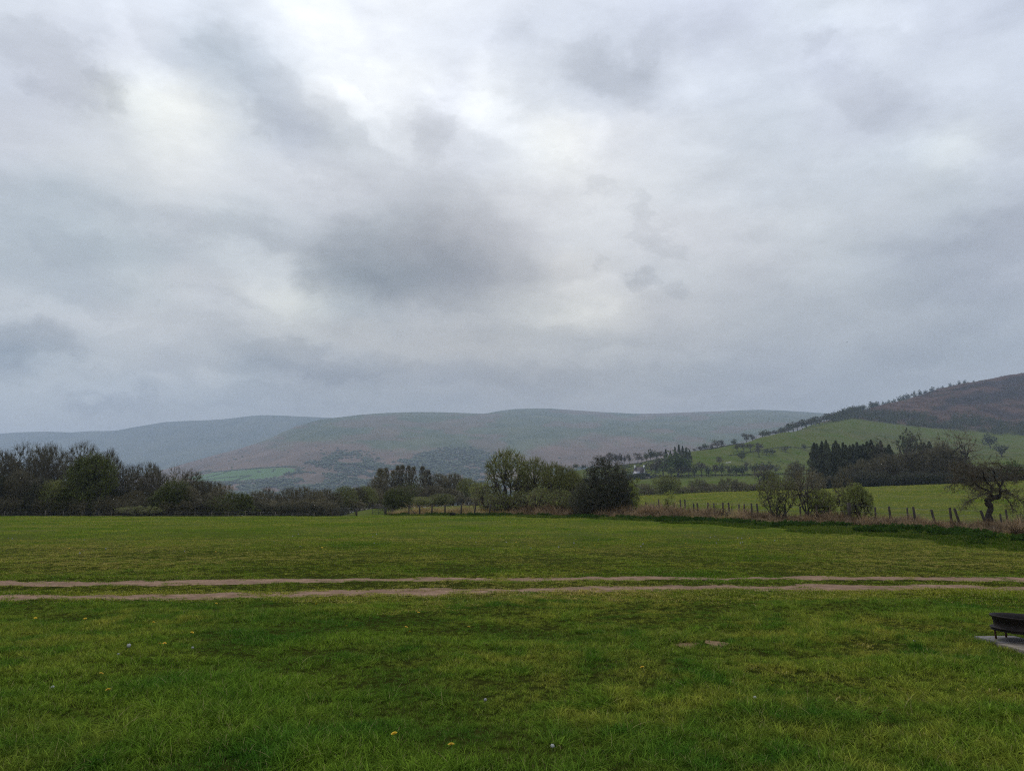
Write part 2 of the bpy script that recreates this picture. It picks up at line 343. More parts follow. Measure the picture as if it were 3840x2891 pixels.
M['tin'] = plain('tin', (0.22, 0.25, 0.26), (0.33, 0.37, 0.38), 1, 0.5, 0.4)
M['stone'] = plain('stone', (0.12, 0.10, 0.085), (0.26, 0.22, 0.18), 3, 0.9, 0.2)
M['window'] = plain('window', (0.01, 0.012, 0.015), (0.02, 0.022, 0.025), 1, 0.2, 0.5)
M['wool'] = plain('wool', (0.55, 0.53, 0.47), (0.72, 0.7, 0.64), 30, 0.9, 0.1)
M['petal_yellow'] = foliage('petal_yellow', (0.62, 0.40, 0.01), (0.80, 0.56, 0.02), trans=0.2)
M['seed_white'] = foliage('seed_white', (0.3, 0.3, 0.28), (0.45, 0.45, 0.43), trans=0.3)
M['stem_green'] = foliage('stem_green', (0.06, 0.10, 0.02), (0.1, 0.15, 0.04), trans=0.1)
M['feather'] = plain('feather', (0.03, 0.03, 0.035), (0.05, 0.05, 0.055), 10, 0.7)

def grass_mat(name, lush, mid, dry, straw):
    m = Mat(name)
    isl = m.n('ShaderNodeNewGeometry').outputs['Random Per Island']
    p = m.pos((1, 1, 0))
    n1 = m.rng(m.noise(0.42, 5, 0.6, p, 0.6), 0.40, 0.60); n2 = m.rng(m.noise(1.9, 4, 0.6, p, 0.4), 0.38, 0.64)
    n3 = m.rng(m.noise(0.11, 3, 0.5, p), 0.42, 0.58)
    col = m.mix(n1, lush, mid); col = m.mix(m.math('MULTIPLY', n2, n3), col, dry)
    worn = m.attr_worn() if hasattr(m, 'attr_worn') else None
    col = m.mix(1.0, col, m.mix(isl, (0.38, 0.42, 0.36), (1.75, 1.68, 1.5)), 'MULTIPLY')
    col = m.mix(1.0, col, m.mix(m.rng(m.noise(11, 3, 0.6, p), .36, .64), (0.62, 0.66, 0.62), (1.35, 1.30, 1.2)), 'MULTIPLY')
    col = m.mix(m.rng(isl, 0.955, 0.975), col, straw)
    return m.out(col, 0.6, 0.0, trans=0.35)
M['grass'] = grass_mat('grass', (0.060, 0.150, 0.020), (0.145, 0.230, 0.028), (0.310, 0.305, 0.055), (0.36, 0.31, 0.13))
M['grass_far'] = grass_mat('grass_far', (0.092, 0.185, 0.018), (0.190, 0.262, 0.028), (0.335, 0.320, 0.068), (0.44, 0.38, 0.15))
M['grass_worn'] = grass_mat('grass_worn', (0.155, 0.225, 0.024), (0.280, 0.295, 0.042), (0.420, 0.345, 0.110), (0.52, 0.42, 0.20))
M['grass_verge'] = grass_mat('grass_verge', (0.030, 0.066, 0.008), (0.075, 0.125, 0.014), (0.12, 0.16, 0.025), (0.25, 0.22, 0.09))
M['weed'] = foliage('weed', (0.014, 0.036, 0.006), (0.060, 0.110, 0.020), trans=0.3, scale=1.5, rough=0.6, spec=0.0)
M['dead'] = foliage('dead', (0.11, 0.065, 0.032), (0.44, 0.31, 0.17), trans=0.25, scale=1.1)
M['dead_dark'] = foliage('dead_dark', (0.035, 0.024, 0.014), (0.15, 0.10, 0.055), trans=0.2, scale=1.1)
M['dead_gold'] = foliage('dead_gold', (0.20, 0.13, 0.045), (0.55, 0.41, 0.17), (0.12, 0.13, 0.03), trans=0.3, scale=0.5)

# ------------------------------------------------------------------ terrain: depth levels (photo x, photo y or z, distance)
def lv(pts):
    o = []
    for p in pts:
        x, y, Y = p[:3]
        if len(p) > 3: o.append((a_of(x), Y, y))                     # y is a height in metres
        else: o.append((a_of(x, y), Y, EYE + e_of(y) * Y))
    return np.array(sorted(o))
z = 'z'
LV = [
 lv([(-1400, 0, 2, z), (5300, 0, 2, z)]),
 lv([(-1400, 0, 22, z), (5300, 0, 22, z)]),
 lv([(-1400, 0, 112, z), (1300, 0, 112, z), (1530, .30, 112, z), (2000, .46, 100, z), (2600, .36, 80, z), (3000, .18, 66, z), (3840, .05, 48, z), (5300, 0, 36, z)]),
 lv([(-1400, -3, 135, z), (1200, -2.2, 135, z), (1300, 0.1, 140, z), (1400, 1907, 152), (1480, 1907, 152), (1600, 1902, 160), (1900, 1885, 250), (2150, 1880, 250), (2400, 1858, 250), (2650, 1846, 250), (3000, 1836, 250), (3250, 1826, 250), (3600, 1812, 250), (3840, 1800, 250), (5300, 1750, 250)]),
 lv([(-1400, -14, 300, z), (1480, -8, 300, z), (1700, -4, 330, z), (1900, 1885, 400), (2150, 1848, 400), (2400, 1833, 400), (2800, 1815, 400), (3200, 1797, 400), (3840, 1770, 400), (5300, 1700, 400)]),
 lv([(-1400, -26, 600, z), (1480, -24, 600, z), (1750, -12, 600, z), (1950, 1850, 600), (2150, 1812, 600), (2300, 1800, 600), (2400, 1796, 600), (2550, 1790, 610), (2800, 1783, 620), (3000, 1779, 640), (3200, 1768, 640), (3840, 1735, 620), (5300, 1660, 600)]),
 lv([(-1400, -38, 900, z), (1480, -36, 900, z), (1750, -22, 850, z), (1950, 1838, 740), (2050, 1800, 700), (2150, 1765, 700), (2300, 1752, 720), (2400, 1738, 750), (2500, 1715, 780), (2600, 1696, 830), (2700, 1682, 880), (2800, 1664, 950), (2900, 1636, 1030), (3000, 1610, 1120), (3100, 1585, 1220), (3200, 1568, 1290), (3300, 1583, 1290), (3400, 1598, 1270), (3500, 1606, 1250), (3700, 1625, 1200), (3840, 1640, 1150), (5300, 1560, 1050)]),
 lv([(-1400, -50, 1400, z), (1900, -45, 1400, z), (2300, -30, 1300, z), (2700, 20, 1400, z), (2900, 60, 1500, z), (3000, 1625, 1500), (3100, 1590, 1500), (3200, 1552, 1580), (3300, 1528, 1660), (3400, 1506, 1750), (3500, 1474, 1820), (3600, 1451, 1880), (3700, 1435, 1930), (3840, 1414, 2000), (5300, 1250, 2300)]),
 lv([(-1400, -72, 3000, z), (2600, -70, 3000, z), (3200, 40, 3000, z), (3600, 150, 3000, z), (5300, 200, 3200, z)]),
]
def pchip(xk, yk, x):
    h = np.diff(xk); d = np.diff(yk) / h; m = np.zeros_like(yk)
    for i in range(1, len(xk) - 1):
        if d[i - 1] * d[i] > 0:
            w1, w2 = 2 * h[i] + h[i - 1], h[i] + 2 * h[i - 1]; m[i] = (w1 + w2) / (w1 / d[i - 1] + w2 / d[i])
    m[0], m[-1] = d[0], d[-1]
    k = np.clip(np.searchsorted(xk, x) - 1, 0, len(xk) - 2); t = np.clip((x - xk[k]) / h[k], 0, 1)
    return (yk[k] * (1 + 2 * t) * (1 - t) ** 2 + h[k] * m[k] * t * (1 - t) ** 2 + yk[k + 1] * t * t * (3 - 2 * t) + h[k] * m[k + 1] * t * t * (t - 1))
GA = np.linspace(-1.15, 1.2, 700); GL = np.linspace(math.log(2.0), math.log(3000.0), 620)
GY = np.exp(GL)
G = np.zeros((len(GA), len(GL)))
for i, a in enumerate(GA):
    yk = np.array([np.interp(a, l[:, 0], l[:, 1]) for l in LV]); zk = np.array([np.interp(a, l[:, 0], l[:, 2]) for l in LV])
    G[i] = pchip(yk, zk, GY)
k = np.exp(-0.5 * (np.arange(-6, 7) / 3.0) ** 2); k /= k.sum()
Gs = np.apply_along_axis(lambda c: np.convolve(np.pad(c, 6, 'edge'), k, 'valid'), 0, G)
G = G + (Gs - G) * sstep(120, 300, GY)[None, :]
AA, YY = np.meshgrid(GA, GY, indexing='ij'); XX = AA * YY
G += fbm(XX / 60, YY / 60, 4, 3) * sstep(150, 500, YY) * np.clip(YY * 0.004, 0, 6)
def ground_z(X, Y):
    X = np.asarray(X, float); Y = np.asarray(Y, float); Yc = np.clip(Y, 2.0, 2999.0)
    fa = np.clip((X / Yc - GA[0]) / (GA[1] - GA[0]), 0, len(GA) - 1.001); fl = (np.log(Yc) - GL[0]) / (GL[1] - GL[0]); fl = np.clip(fl, 0, len(GL) - 1.001)
    i = fa.astype(int); j = fl.astype(int); u = fa - i; v = fl - j
    zz = G[i, j] * (1 - u) * (1 - v) + G[i + 1, j] * u * (1 - v) + G[i, j + 1] * (1 - u) * v + G[i + 1, j + 1] * u * v
    near = 1 - sstep(60, 130, Y)
    zz = zz + near * (fbm(X / 5.0, Y / 5.0, 2, 1) * 0.07 + fbm(X / 0.9, Y / 0.9, 3, 2) * 0.09 * (1 - sstep(20, 45, Y)))
    return zz
def gz(X, Y): return float(ground_z(np.array([X]), np.array([Y]))[0])

# lines across the near field, as distance over bearing (a = X / Y)
def curve(pts, flat=True):
    A = np.array([a_of(x, y) for x, y in pts]); Yv = np.array([-EYE / e_of(y) for x, y in pts]); return A, Yv
RUT_B = curve([(-500, 2200), (0, 2193), (600, 2186), (1100, 2177), (2000, 2168), (3000, 2168), (3600, 2170), (3840, 2176), (4400, 2192)])
RUT_F = curve([(-500, 2246), (0, 2240), (500, 2236), (800, 2232), (1100, 2224), (2000, 2214), (3000, 2207), (3840, 2207), (4400, 2212)])
YF = (np.array([a_of(x) for x in (-1400, 1300, 1530, 2000, 2600, 3000, 3840, 5300)]), np.array([112, 112, 112, 100, 80, 66, 48, 36.]))
YG = (np.array([a_of(x) for x in (1440, 1500, 2000, 2400, 3000, 3840, 5300)]), np.array([113, 109, 92, 76, 58.6, 38.5, 26.]))
YM = (np.array([a_of(x) for x in (1440, 1500, 2000, 2400, 3000, 3500, 3840, 5300)]), np.array([112.5, 106, 84, 67, 47, 33, 27., 17.]))
def Yat(c, a): return np.interp(a, c[0], c[1])
def rut_dist(X, Y):
    a = X / Y; d = []
    for c, s in ((RUT_B, 5), (RUT_F, 6)):
        yc = Yat(c, a); w = 0.31 + fbm(X / 0.5, Y * 0 + s, 4, s) * 0.36 + fbm(X / 0.18, Y / 0.3, 3, s) * 0.26
        d.append(np.abs(Y - yc - fbm(X / 3.0, Y * 0, 2, s) * 0.25) - w)
    return np.minimum(d[0], d[1])
BARE = [(at(2572, 2413, 1), .13, .08), (at(2687, 2412, 1), .12, .09)]
BARE = [(-EYE / (p.z - EYE) * p.x, -EYE / (p.z - EYE), rx, ry) for p, rx, ry in BARE]
SLAB_X, SLAB_Y = (5.40, 5.87), (8.46, 9.38)

def grid_mesh(name, A, Yv, zf, mats, attrs=None, xoff=8.0):
    AA, YY = np.meshgrid(A, Yv, indexing='ij'); XX = AA * (YY + xoff); ZZ = zf(XX, YY)
    V = np.stack([XX, YY, ZZ], -1).reshape(-1, 3); n, m = AA.shape
    I = np.arange(n * m).reshape(n, m)
    Fq = np.stack([I[:-1, :-1], I[1:, :-1], I[1:, 1:], I[:-1, 1:]], -1).reshape(-1, 4)
    at_ = attrs(XX, YY, ZZ) if attrs else None
    if at_: at_ = {k: v.ravel() for k, v in at_.items()}
    return mesh_np(name, V, [Fq], mats, smooth=True, attrs=at_)

def ground_material():
    m = Mat('ground')
    p = m.pos((1, 1, 0))
    n_s = m.noise(14, 5, 0.7, p); n_m = m.noise(0.9, 5, 0.6, p, 0.5); n_l = m.noise(0.03, 4, 0.55, p)
    thatch = m.mix(m.rng(n_s, 0.3, 0.7), (0.012, 0.018, 0.003), (0.045, 0.048, 0.010))
    far_g = m.mix(m.rng(n_m, 0.35, 0.65), (0.054, 0.088, 0.008), (0.080, 0.115, 0.014))
    far_g = m.mix(m.rng(n_l, 0.4, 0.6), far_g, (0.085, 0.105, 0.022))
    far_g = m.mix(m.rng(m.noise(0.07, 5, 0.65, m.pos((1, .45, 0)), .6), .4, .62), far_g, (0.110, 0.120, 0.036))
    col = m.mix(m.attr('far'), thatch, far_g)
    rough_g = m.mix(m.rng(m.noise(0.05, 6, 0.7, m.pos((1, 0.5, 0))), 0.4, 0.6), (0.060, 0.082, 0.020), (0.120, 0.115, 0.042))
    col = m.mix(m.attr('rough'), col, rough_g)
    br = m.mix(m.rng(m.noise(0.035, 7, 0.72, m.pos((1, 0.5, 1)), 0.5), 0.38, 0.62), (0.050, 0.032, 0.027), (0.125, 0.078, 0.062))
    col = m.mix(m.attr('bracken'), col, br)
    he = m.mix(m.rng(m.noise(0.05, 7, 0.72), 0.38, 0.62), (0.022, 0.020, 0.020), (0.055, 0.042, 0.040))
    col = m.mix(m.attr('heather'), col, he)
    return m.out(col, 0.95, 0.0, normal=m.bump(n_s, 0.4, 0.02))
def ground_attrs(X, Y, Zz):
    px, py = proj(X, np.maximum(Y, 1), Zz); w = fbm(X / 40, Y / 80, 4, 9)
    far = sstep(13, 55, Y) * .85 + .15 * sstep(60, 130, Y)
    rough = sstep(-0.06, 0.14, fbm(X / 90, Y / 200, 4, 11)) * sstep(560, 900, Y) * 0.95
    rough = np.maximum(rough, sstep(2450, 2400, px) * sstep(500, 620, Y) * 0.7)
    top = np.interp(px, [2900, 3000, 3100, 3200, 3300, 3400, 3500, 3700, 3840, 4200], [1560, 1600, 1583, 1568, 1583, 1598, 1606, 1625, 1640, 1660])
    onhill = sstep(1180, 1290, Y - 0 * X) * sstep(2980, 3080, px)
    bracken = np.clip(np.maximum(onhill * sstep(2, -6, py - top + 10 * w), sstep(1400, 1500, Y) * sstep(3000, 3100, px)), 0, 1)
    c1 = np.interp(px, [3480, 3560, 3700, 3840, 4200], [1545, 1513, 1490, 1468, 1430]); h1 = np.interp(px, [3480, 3560, 3640, 3840, 4200], [0, 16, 24, 24, 24])
    c2 = np.interp(px, [3560, 3640, 3840, 4200], [1470, 1448, 1424, 1370]); h2 = np.interp(px, [3560, 3640, 3840], [2, 9, 14])
    heather = np.maximum(sstep(h1 + 6, h1 - 8, np.abs(py - c1) + 40 * w) * (h1 > 1), sstep(h2 + 4, h2 - 4, np.abs(py - c2) + 20 * w)) * bracken * (px > 3470)
    heather = np.maximum(heather, sstep(0.06, 0.14, fbm(X / 60, Y / 60, 4, 14)) * bracken * 0.8)
    return dict(far=far, rough=rough * (1 - bracken), bracken=bracken, heather=np.clip(heather, 0, 1))
Yrows = np.concatenate([np.linspace(-9, 2, 12), np.exp(np.linspace(math.log(2.15), math.log(40), 210)), np.exp(np.linspace(math.log(40.4), math.log(3000), 400))])
gm = grid_mesh('ground', np.linspace(-1.12, 1.12, 620), Yrows, ground_z, [ground_material()], ground_attrs)
tag(link(bpy.data.objects.new('ground', gm)), 'green meadow and pasture rising to a bracken covered hill on the right', None, None, 'structure')

# ------------------------------------------------------------------ far hills
def in_poly(px, py, poly):
    c = np.zeros(px.shape, bool); n = len(poly)
    for i in range(n):
        x1, y1 = poly[i]; x2, y2 = poly[(i + 1) % n]
        if y1 == y2: continue
        c ^= ((y1 > py) != (y2 > py)) & (px < (x2 - x1) * (py - y1) / (y2 - y1) + x1)
    return c
def hill(name, crest, foot, back, mat, attrs, rows=190, cols=900, rough=12, label='', bulge=0.0, gull=1.0):
    cr = lv(crest); ft = lv(foot); A = np.linspace(max(cr[0, 0], ft[0, 0]), min(cr[-1, 0], ft[-1, 0]), cols)
    yc = np.interp(A, cr[:, 0], cr[:, 1]); zc = np.interp(A, cr[:, 0], cr[:, 2]); yf = np.interp(A, ft[:, 0], ft[:, 1]); zf = np.interp(A, ft[:, 0], ft[:, 2])
    ks = np.exp(-0.5 * (np.arange(-12, 13) / 5.0) ** 2); ks /= ks.sum()
    sm = lambda c: np.convolve(np.pad(c, 12, 'edge'), ks, 'valid')
    yc, yf, zf, zc = sm(yc), sm(yf), sm(zf), 0.5 * zc + 0.5 * sm(zc)
    s = np.concatenate([[-0.25], np.linspace(0, 1, rows), 1 + np.linspace(0.05, 0.6, 12)])
    SS = s[None, :]; Yg = yf[:, None] + (yc - yf)[:, None] * SS; Xg = A[:, None] * Yg
    t = np.clip(SS, 0, 1); prof = t + bulge * np.sin(PI * t) * 0.5
    Zg = zf[:, None] + (zc - zf)[:, None] * prof
    Zg = Zg - np.clip(-SS, 0, 1) * 4 * 150 - np.clip(SS - 1, 0, 1) ** 1.2 * back
    env = np.sin(PI * np.clip(SS, 0, 1)) ** 0.8
    gu = np.abs(fbm(Xg / 480, Yg / 2600, 4, 21)) * 2
    Zg = Zg + env * (fbm(Xg / 700, Yg / 900, 5, 20) * rough * 3.2 - gull * (0.35 - np.clip(gu, 0, 0.35)) * rough * 3)
    V = np.stack([Xg, Yg, Zg], -1); n, m_ = Zg.shape; I = np.arange(n * m_).reshape(n, m_)
    Fq = np.stack([I[:-1, :-1], I[1:, :-1], I[1:, 1:], I[:-1, 1:]], -1).reshape(-1, 4)
    at_ = {k: v.ravel() for k, v in attrs(Xg, Yg, Zg).items()}
    o = link(bpy.data.objects.new(name, mesh_np(name, V.reshape(-1, 3), [Fq], [mat], smooth=True, attrs=at_)))
    tag(o, label, None, None, 'structure')
    return Xg, Yg, Zg
def moor_material():
    m = Mat('moor'); p = m.pos((1, 0.6, 0))
    g = m.mix(m.rng(m.noise(0.004, 7, 0.65, p, 0.4), 0.38, 0.62), (0.062, 0.085, 0.036), (0.115, 0.128, 0.060))
    b = m.mix(m.rng(m.noise(0.006, 7, 0.65, p, 0.4), 0.38, 0.62), (0.125, 0.082, 0.056), (0.205, 0.130, 0.092))
    col = m.mix(m.attr('bracken'), g, b)
    col = m.mix(m.attr('pasture'), col, m.mix(m.noise(0.003, 3, 0.5, p), (0.075, 0.150, 0.045), (0.11, 0.185, 0.06)))
    col = m.mix(m.attr('wood'), col, (0.042, 0.058, 0.029))
    return m.out(col, 0.95, 0.05)
MOOR = moor_material()
PAST = [[(700, 1790), (800, 1772), (950, 1758), (1062, 1752), (1105, 1757), (1112, 1768), (1075, 1780), (1020, 1795), (930, 1800), (860, 1806), (740, 1806)]]
def wood_mask(px, py):
    wob = fbm(px / 60, py / 22, 5, 31); fine = fbm(px / 16, py / 7, 3, 33)
    up = np.interp(px, [600, 800, 1000, 1100, 1200, 1300, 1400, 1500, 1560, 1620, 1700, 1780, 1850, 1950, 2100, 2300], [1840, 1806, 1800, 1762, 1722, 1700, 1718, 1724, 1705, 1690, 1684, 1690, 1712, 1735, 1748, 1752])
    w = sstep(-14, 16, py - up + 46 * wob)
    w *= 1 - 0.98 * sstep(0.05, 0.11, fbm(px / 75 + 3, py / 20, 3, 35) - 0.10 * np.exp(-((px - 1660) / 130) ** 2) * 2)
    w *= 1 - sstep(-0.02, 0.08, fine) * 0.75
    for p in PAST: w *= ~in_poly(px, py, p)
    for gx, gy, gw, gh in ((1020, 1835, 42, 9), (1150, 1812, 40, 8), (1215, 1795, 26, 6), (1375, 1790, 46, 13), (1255, 1770, 32, 6), (1760, 1755, 32, 8), (1880, 1750, 36, 8), (1480, 1768, 40, 6)): w *= sstep(.6, 1.3, np.hypot((px - gx) / gw + .5 * wob * 4, (py - gy) / gh))
    return w
def moor_attrs(X, Y, Zz):
    px, py = proj(X, Y, Zz); n = fbm(px / 90, py / 35, 4, 41)
    br = sstep(-30, 25, py - np.interp(px, [600, 900, 1100, 1300, 1500, 1900, 2100, 2400, 2700, 3100], [1690, 1672, 1660, 1668, 1690, 1720, 1655, 1650, 1680, 1690]) + 110 * n)
    br = np.maximum(br * 0.9, 0.55 * sstep(0.04, 0.14, fbm(px / 130, py / 25, 3, 43)))
    pa = np.zeros(px.shape, bool)
    for p in PAST: pa |= in_poly(px + 3 * n, py + 8 * n, p)
    return dict(bracken=np.clip(br, 0, 1), pasture=pa.astype(float), wood=np.clip(wood_mask(px, py), 0, 1) * 0.9)
hill('far_hill', [(-1500, 1650, 7200), (-400, 1640, 7400), (0, 1626, 7600), (60, 1621, 7600), (180, 1618, 7600), (270, 1622, 7600), (330, 1616, 7600), (430, 1616, 7600), (500, 1602, 7600), (560, 1592, 7600), (620, 1582, 7600), (700, 1578, 7600), (770, 1576, 7600), (850, 1571, 7600), (930, 1560, 7600), (985, 1556, 7600), (1050, 1558, 7600), (1180, 1564, 7600), (1250, 1567, 7600), (1500, 1585, 7600), (1800, 1600, 7600)],
     [(-1500, 1850, 5200), (0, 1850, 5200), (700, 1860, 5200), (1800, 1865, 5400)], 900, MOOR,
     lambda X, Y, Z: dict(bracken=np.zeros(X.shape), pasture=sstep(0.08, 0.13, fbm(X / 500, Y / 900, 2, 51)) * (Z < 180) * 0.6, wood=sstep(0.05, 0.12, fbm(X / 300, Y / 500, 4, 52)) * (Z < 330) * 0.7),
     rough=22, rows=110, cols=500, label='farthest blue hazy hill ridge on the left')
HX, HY, HZ = hill('moorland_hill', [(-1500, 1905, 3000), (100, 1860, 3300), (450, 1808, 3500), (650, 1752, 3800), (700, 1736, 3900), (800, 1708, 4000), (900, 1682, 4150), (1000, 1650, 4300), (1060, 1620, 4400), (1100, 1602, 4500), (1150, 1586, 4600), (1200, 1573, 4700), (1285, 1563, 4800), (1360, 1554, 4900), (1450, 1548, 5000), (1550, 1545, 5100), (1650, 1545, 5200), (1750, 1549, 5300), (1820, 1551, 5400), (1866, 1542, 5600), (1927, 1534, 5800), (2000, 1531, 5900), (2066, 1532, 6000), (2150, 1538, 6000), (2257, 1545, 6000), (2396, 1552, 6000), (2500, 1549, 6000), (2604, 1545, 6000), (2720, 1541, 6000), (2847, 1536, 6000), (2950, 1540, 6000), (3055, 1547, 6000), (3400, 1570, 6000), (5300, 1600, 6000)],
     [(-1500, 1960, 2300), (450, 1880, 2300), (1000, 1866, 2300), (2000, 1866, 2300), (5300, 1840, 2500)], 700, MOOR, moor_attrs, rough=14, rows=240, cols=1100, label='long hazy moorland hill with bracken slopes across the valley', bulge=0.12)

def ico(sub=1):
    import bmesh
    bm = bmesh.new(); bmesh.ops.create_icosphere(bm, subdivisions=sub, radius=1.0)
    V = np.array([v.co[:] for v in bm.verts]); Fc = np.array([[v.index for v in f.verts] for f in bm.faces]); bm.free(); return V, Fc
ICO1 = ico(1); ICO2 = ico(2)
def clumps(P, sz, rng, sq=0.8, base=ICO1, jag=0.25):
    V0, F0 = base; n = len(P)
    j = 1 + rng.uniform(-jag, jag, (n, len(V0), 1)); V = V0[None] * j * sz[:, None, None]; V[:, :, 2] *= sq
    V = V + P[:, None, :]; Fc = F0[None] + (np.arange(n) * len(V0))[:, None, None]
    return V.reshape(-1, 3), Fc.reshape(-1, 3)
rng = np.random.default_rng(5)
def surf_pick(X, Y, Z, w, n):
    w = np.clip(w, 0, None).ravel(); idx = rng.choice(len(w), n, p=w / w.sum())
    return np.stack([X.ravel()[idx], Y.ravel()[idx], Z.ravel()[idx]], -1)
hx, hy = proj(HX, HY, HZ)
cell = (HY * (HX[1, 5] * 0 + 1))
wm = wood_mask(hx, hy) ** 1.5 * ((hx > 500) & (hx < 3000)) * HY
P = surf_pick(HX, HY, HZ, wm, 15000); P[:, :2] += rng.normal(0, 14, (len(P), 2)); sz = rng.uniform(3.5, 8.5, len(P))
Pb = surf_pick(HX, HY, HZ, ((hx > 720) & (hx < 2900) & (hy > 1640) & (hy < 1770)) * sstep(0.06, 0.16, fbm(hx / 50, hy / 25, 3, 61)), 120); szb = rng.uniform(2, 6.5, len(Pb)) 
def hill_line(pts, n, s):
    out = []
    T = np.linspace(0, 1, n)
    L2 = np.array(pts, float); seg = np.linspace(0, len(L2) - 1, n); xs = np.interp(seg, range(len(L2)), L2[:, 0]); ys = np.interp(seg, range(len(L2)), L2[:, 1])
    for x, y in zip(xs, ys):
        k = np.argmin((hx - x) ** 2 + (hy - y) ** 2 * 4); i, j = divmod(k, hx.shape[1]); out.append((HX[i, j], HY[i, j], HZ[i, j]))
    return np.array(out), np.full(n, s)
lines = [hill_line([(735, 1798), (800, 1784), (862, 1767)], 40, 3.2), hill_line([(760, 1800), (860, 1790), (945, 1782)], 44, 3.2), hill_line([(872, 1803), (945, 1782)], 26, 3.2),
         hill_line([(730, 1778), (860, 1765), (960, 1757), (1060, 1750), (1110, 1750)], 80, 6), hill_line([(740, 1772), (790, 1765)], 14, 7),
         hill_line([(2340, 1612), (2350, 1632), (2364, 1656)], 9, 2.6), hill_line([(1990, 1640), (2035, 1672), (2066, 1700)], 12, 2.4),
         hill_line([(930, 1802), (1000, 1812), (1060, 1808)], 34, 5), hill_line([(1120, 1766), (1180, 1774)], 22, 5)]
P = np.concatenate([P, Pb] + [l[0] for l in lines]); sz = np.concatenate([sz, szb] + [l[1] for l in lines])
V, Fc = clumps(P + np.array([0, 0, 1.0]), sz, rng, 0.5)
tag(link(bpy.data.objects.new('woodland', mesh_np('woodland', V, [Fc], [M['moor_leaf']]))), 'blurred woodland and scattered bushes across the lower moorland hill', None, None, 'stuff')

# ------------------------------------------------------------------ track
def rut_material():
    m = Mat('red_soil'); n = m.noise(3, 6, 0.7, m.pos((1, 1, 0))); n2 = m.noise(22, 4, 0.6, m.pos((1, 1, 0)))
    col = m.mix(m.rng(n, 0.35, 0.65), (0.240, 0.130, 0.074), (0.440, 0.272, 0.170))
    st_ = m.noise(1.0, 5, 0.65, m.pos((.5, 9, 0))); col = m.mix(m.rng(st_, .42, .6), col, m.mix(.45, col, (.07, .045, .03)))
    col = m.mix(m.rng(n2, 0.3, 0.7), m.mix(0.6, col, (0.05, 0.035, 0.022)), col)
    return m.out(col, 0.9, 0.15, normal=m.bump(n2, 0.7, 0.02))
SOIL = rut_material()
Vs, Fq, off = [], [], 0
for c in (RUT_B, RUT_F):
    Xs = np.arange(-24, 24, 0.06); a_it = Xs / 15.0
    for _ in range(6): a_it = Xs / Yat(c, a_it)
    yc = Yat(c, a_it); cross = np.linspace(-0.62, 0.62, 13)
    XX2 = np.repeat(Xs[:, None], 13, 1); YY2 = yc[:, None] + cross[None, :]
    ZZ2 = ground_z(XX2, YY2) + 0.006
    ZZ2[:, 0] -= 0.02; ZZ2[:, -1] -= 0.02
    n, m_ = XX2.shape; I = np.arange(n * m_).reshape(n, m_) + off; off += n * m_
    keep = rut_dist(XX2, YY2) < 0.10
    kf = keep[:-1, :-1] | keep[1:, 1:] | keep[1:, :-1] | keep[:-1, 1:]
    Vs.append(np.stack([XX2, YY2, ZZ2], -1).reshape(-1, 3)); Fq.append(np.stack([I[:-1, :-1], I[1:, :-1], I[1:, 1:], I[:-1, 1:]], -1)[kf].reshape(-1, 4))
tag(link(bpy.data.objects.new('track', mesh_np('track', np.concatenate(Vs), [np.concatenate(Fq)], [SOIL], smooth=True))), 'two parallel red earth wheel ruts crossing the meadow', None, None, 'structure')
sand = plain('sandy_soil', (0.12, 0.075, 0.04), (0.26, 0.17, 0.09), 12, 0.9, 0.1)
for i, (bx, by, rx, ry) in enumerate(BARE):
    V = [(bx, by, gz(bx, by) + 0.012)]; Fc = []
    for k in range(24):
        t = 2 * PI * k / 24; q = 1 + 0.25 * math.sin(3 * t + i) + 0.15 * math.sin(7 * t)
        X, Y = bx + rx * q * math.cos(t), by + ry * 1.8 * q * math.sin(t); V.append((X, Y, gz(X, Y) + 0.008)); Fc.append((0, 1 + k, 1 + (k + 1) % 24))
    tag(link(bpy.data.objects.new('bare_earth', mesh_np('bare_earth', V, [np.array(Fc)], [sand]))), ['dark left one of two bare soil scrapes in the grass', 'sandy right one of two bare soil scrapes in the grass'][i], None, None, 'structure')

# ------------------------------------------------------------------ grass (stuff): tufts of blades scattered by geometry nodes
def tuft_mesh(name, rng, n, Rr, h, w, segs, mat, lean=0.5, droop=0.5, hv=0.5):
    t = np.linspace(0, 1, segs + 1); ang = rng.uniform(0, 2 * PI, n); rad = Rr * np.sqrt(rng.uniform(0, 1, n))
    bx, by = rad * np.cos(ang), rad * np.sin(ang); H = h * rng.uniform(1 - hv, 1.0, n)
    la = ang + rng.normal(0, 1.0, n); ln = lean * rng.uniform(0.2, 1.2, n)
    Vb = []; Fb = []; off = 0
    horiz = (ln[:, None] * t[None] * 0.5 + droop * ln[:, None] * t[None] ** 2) * H[:, None]
    zz = H[:, None] * (t[None] - 0.35 * droop * ln[:, None] * t[None] ** 2.2)
    ww = w * rng.uniform(0.7, 1.2, n)[:, None] * (1 - t[None] ** 1.6) * 0.5 + w * 0.04
    wd = la + PI / 2 + rng.normal(0, 0.5, n)
    cx = bx[:, None] + horiz * np.cos(la)[:, None]; cy = by[:, None] + horiz * np.sin(la)[:, None]
    L_ = np.stack([cx - ww * np.cos(wd)[:, None], cy - ww * np.sin(wd)[:, None], zz], -1)
    R_ = np.stack([cx + ww * np.cos(wd)[:, None], cy + ww * np.sin(wd)[:, None], zz], -1)
    V = np.stack([L_, R_], 2).reshape(n, -1, 3); k = V.shape[1]
    base = (np.arange(n) * k)[:, None, None]; s = np.arange(segs)[None, :, None] * 2
    Fq = base + s + np.array([0, 1, 3, 2])[None, None, :]
    return mesh_np(name, V.reshape(-1, 3), [Fq.reshape(-1, 4)], [mat])
_ng = {}
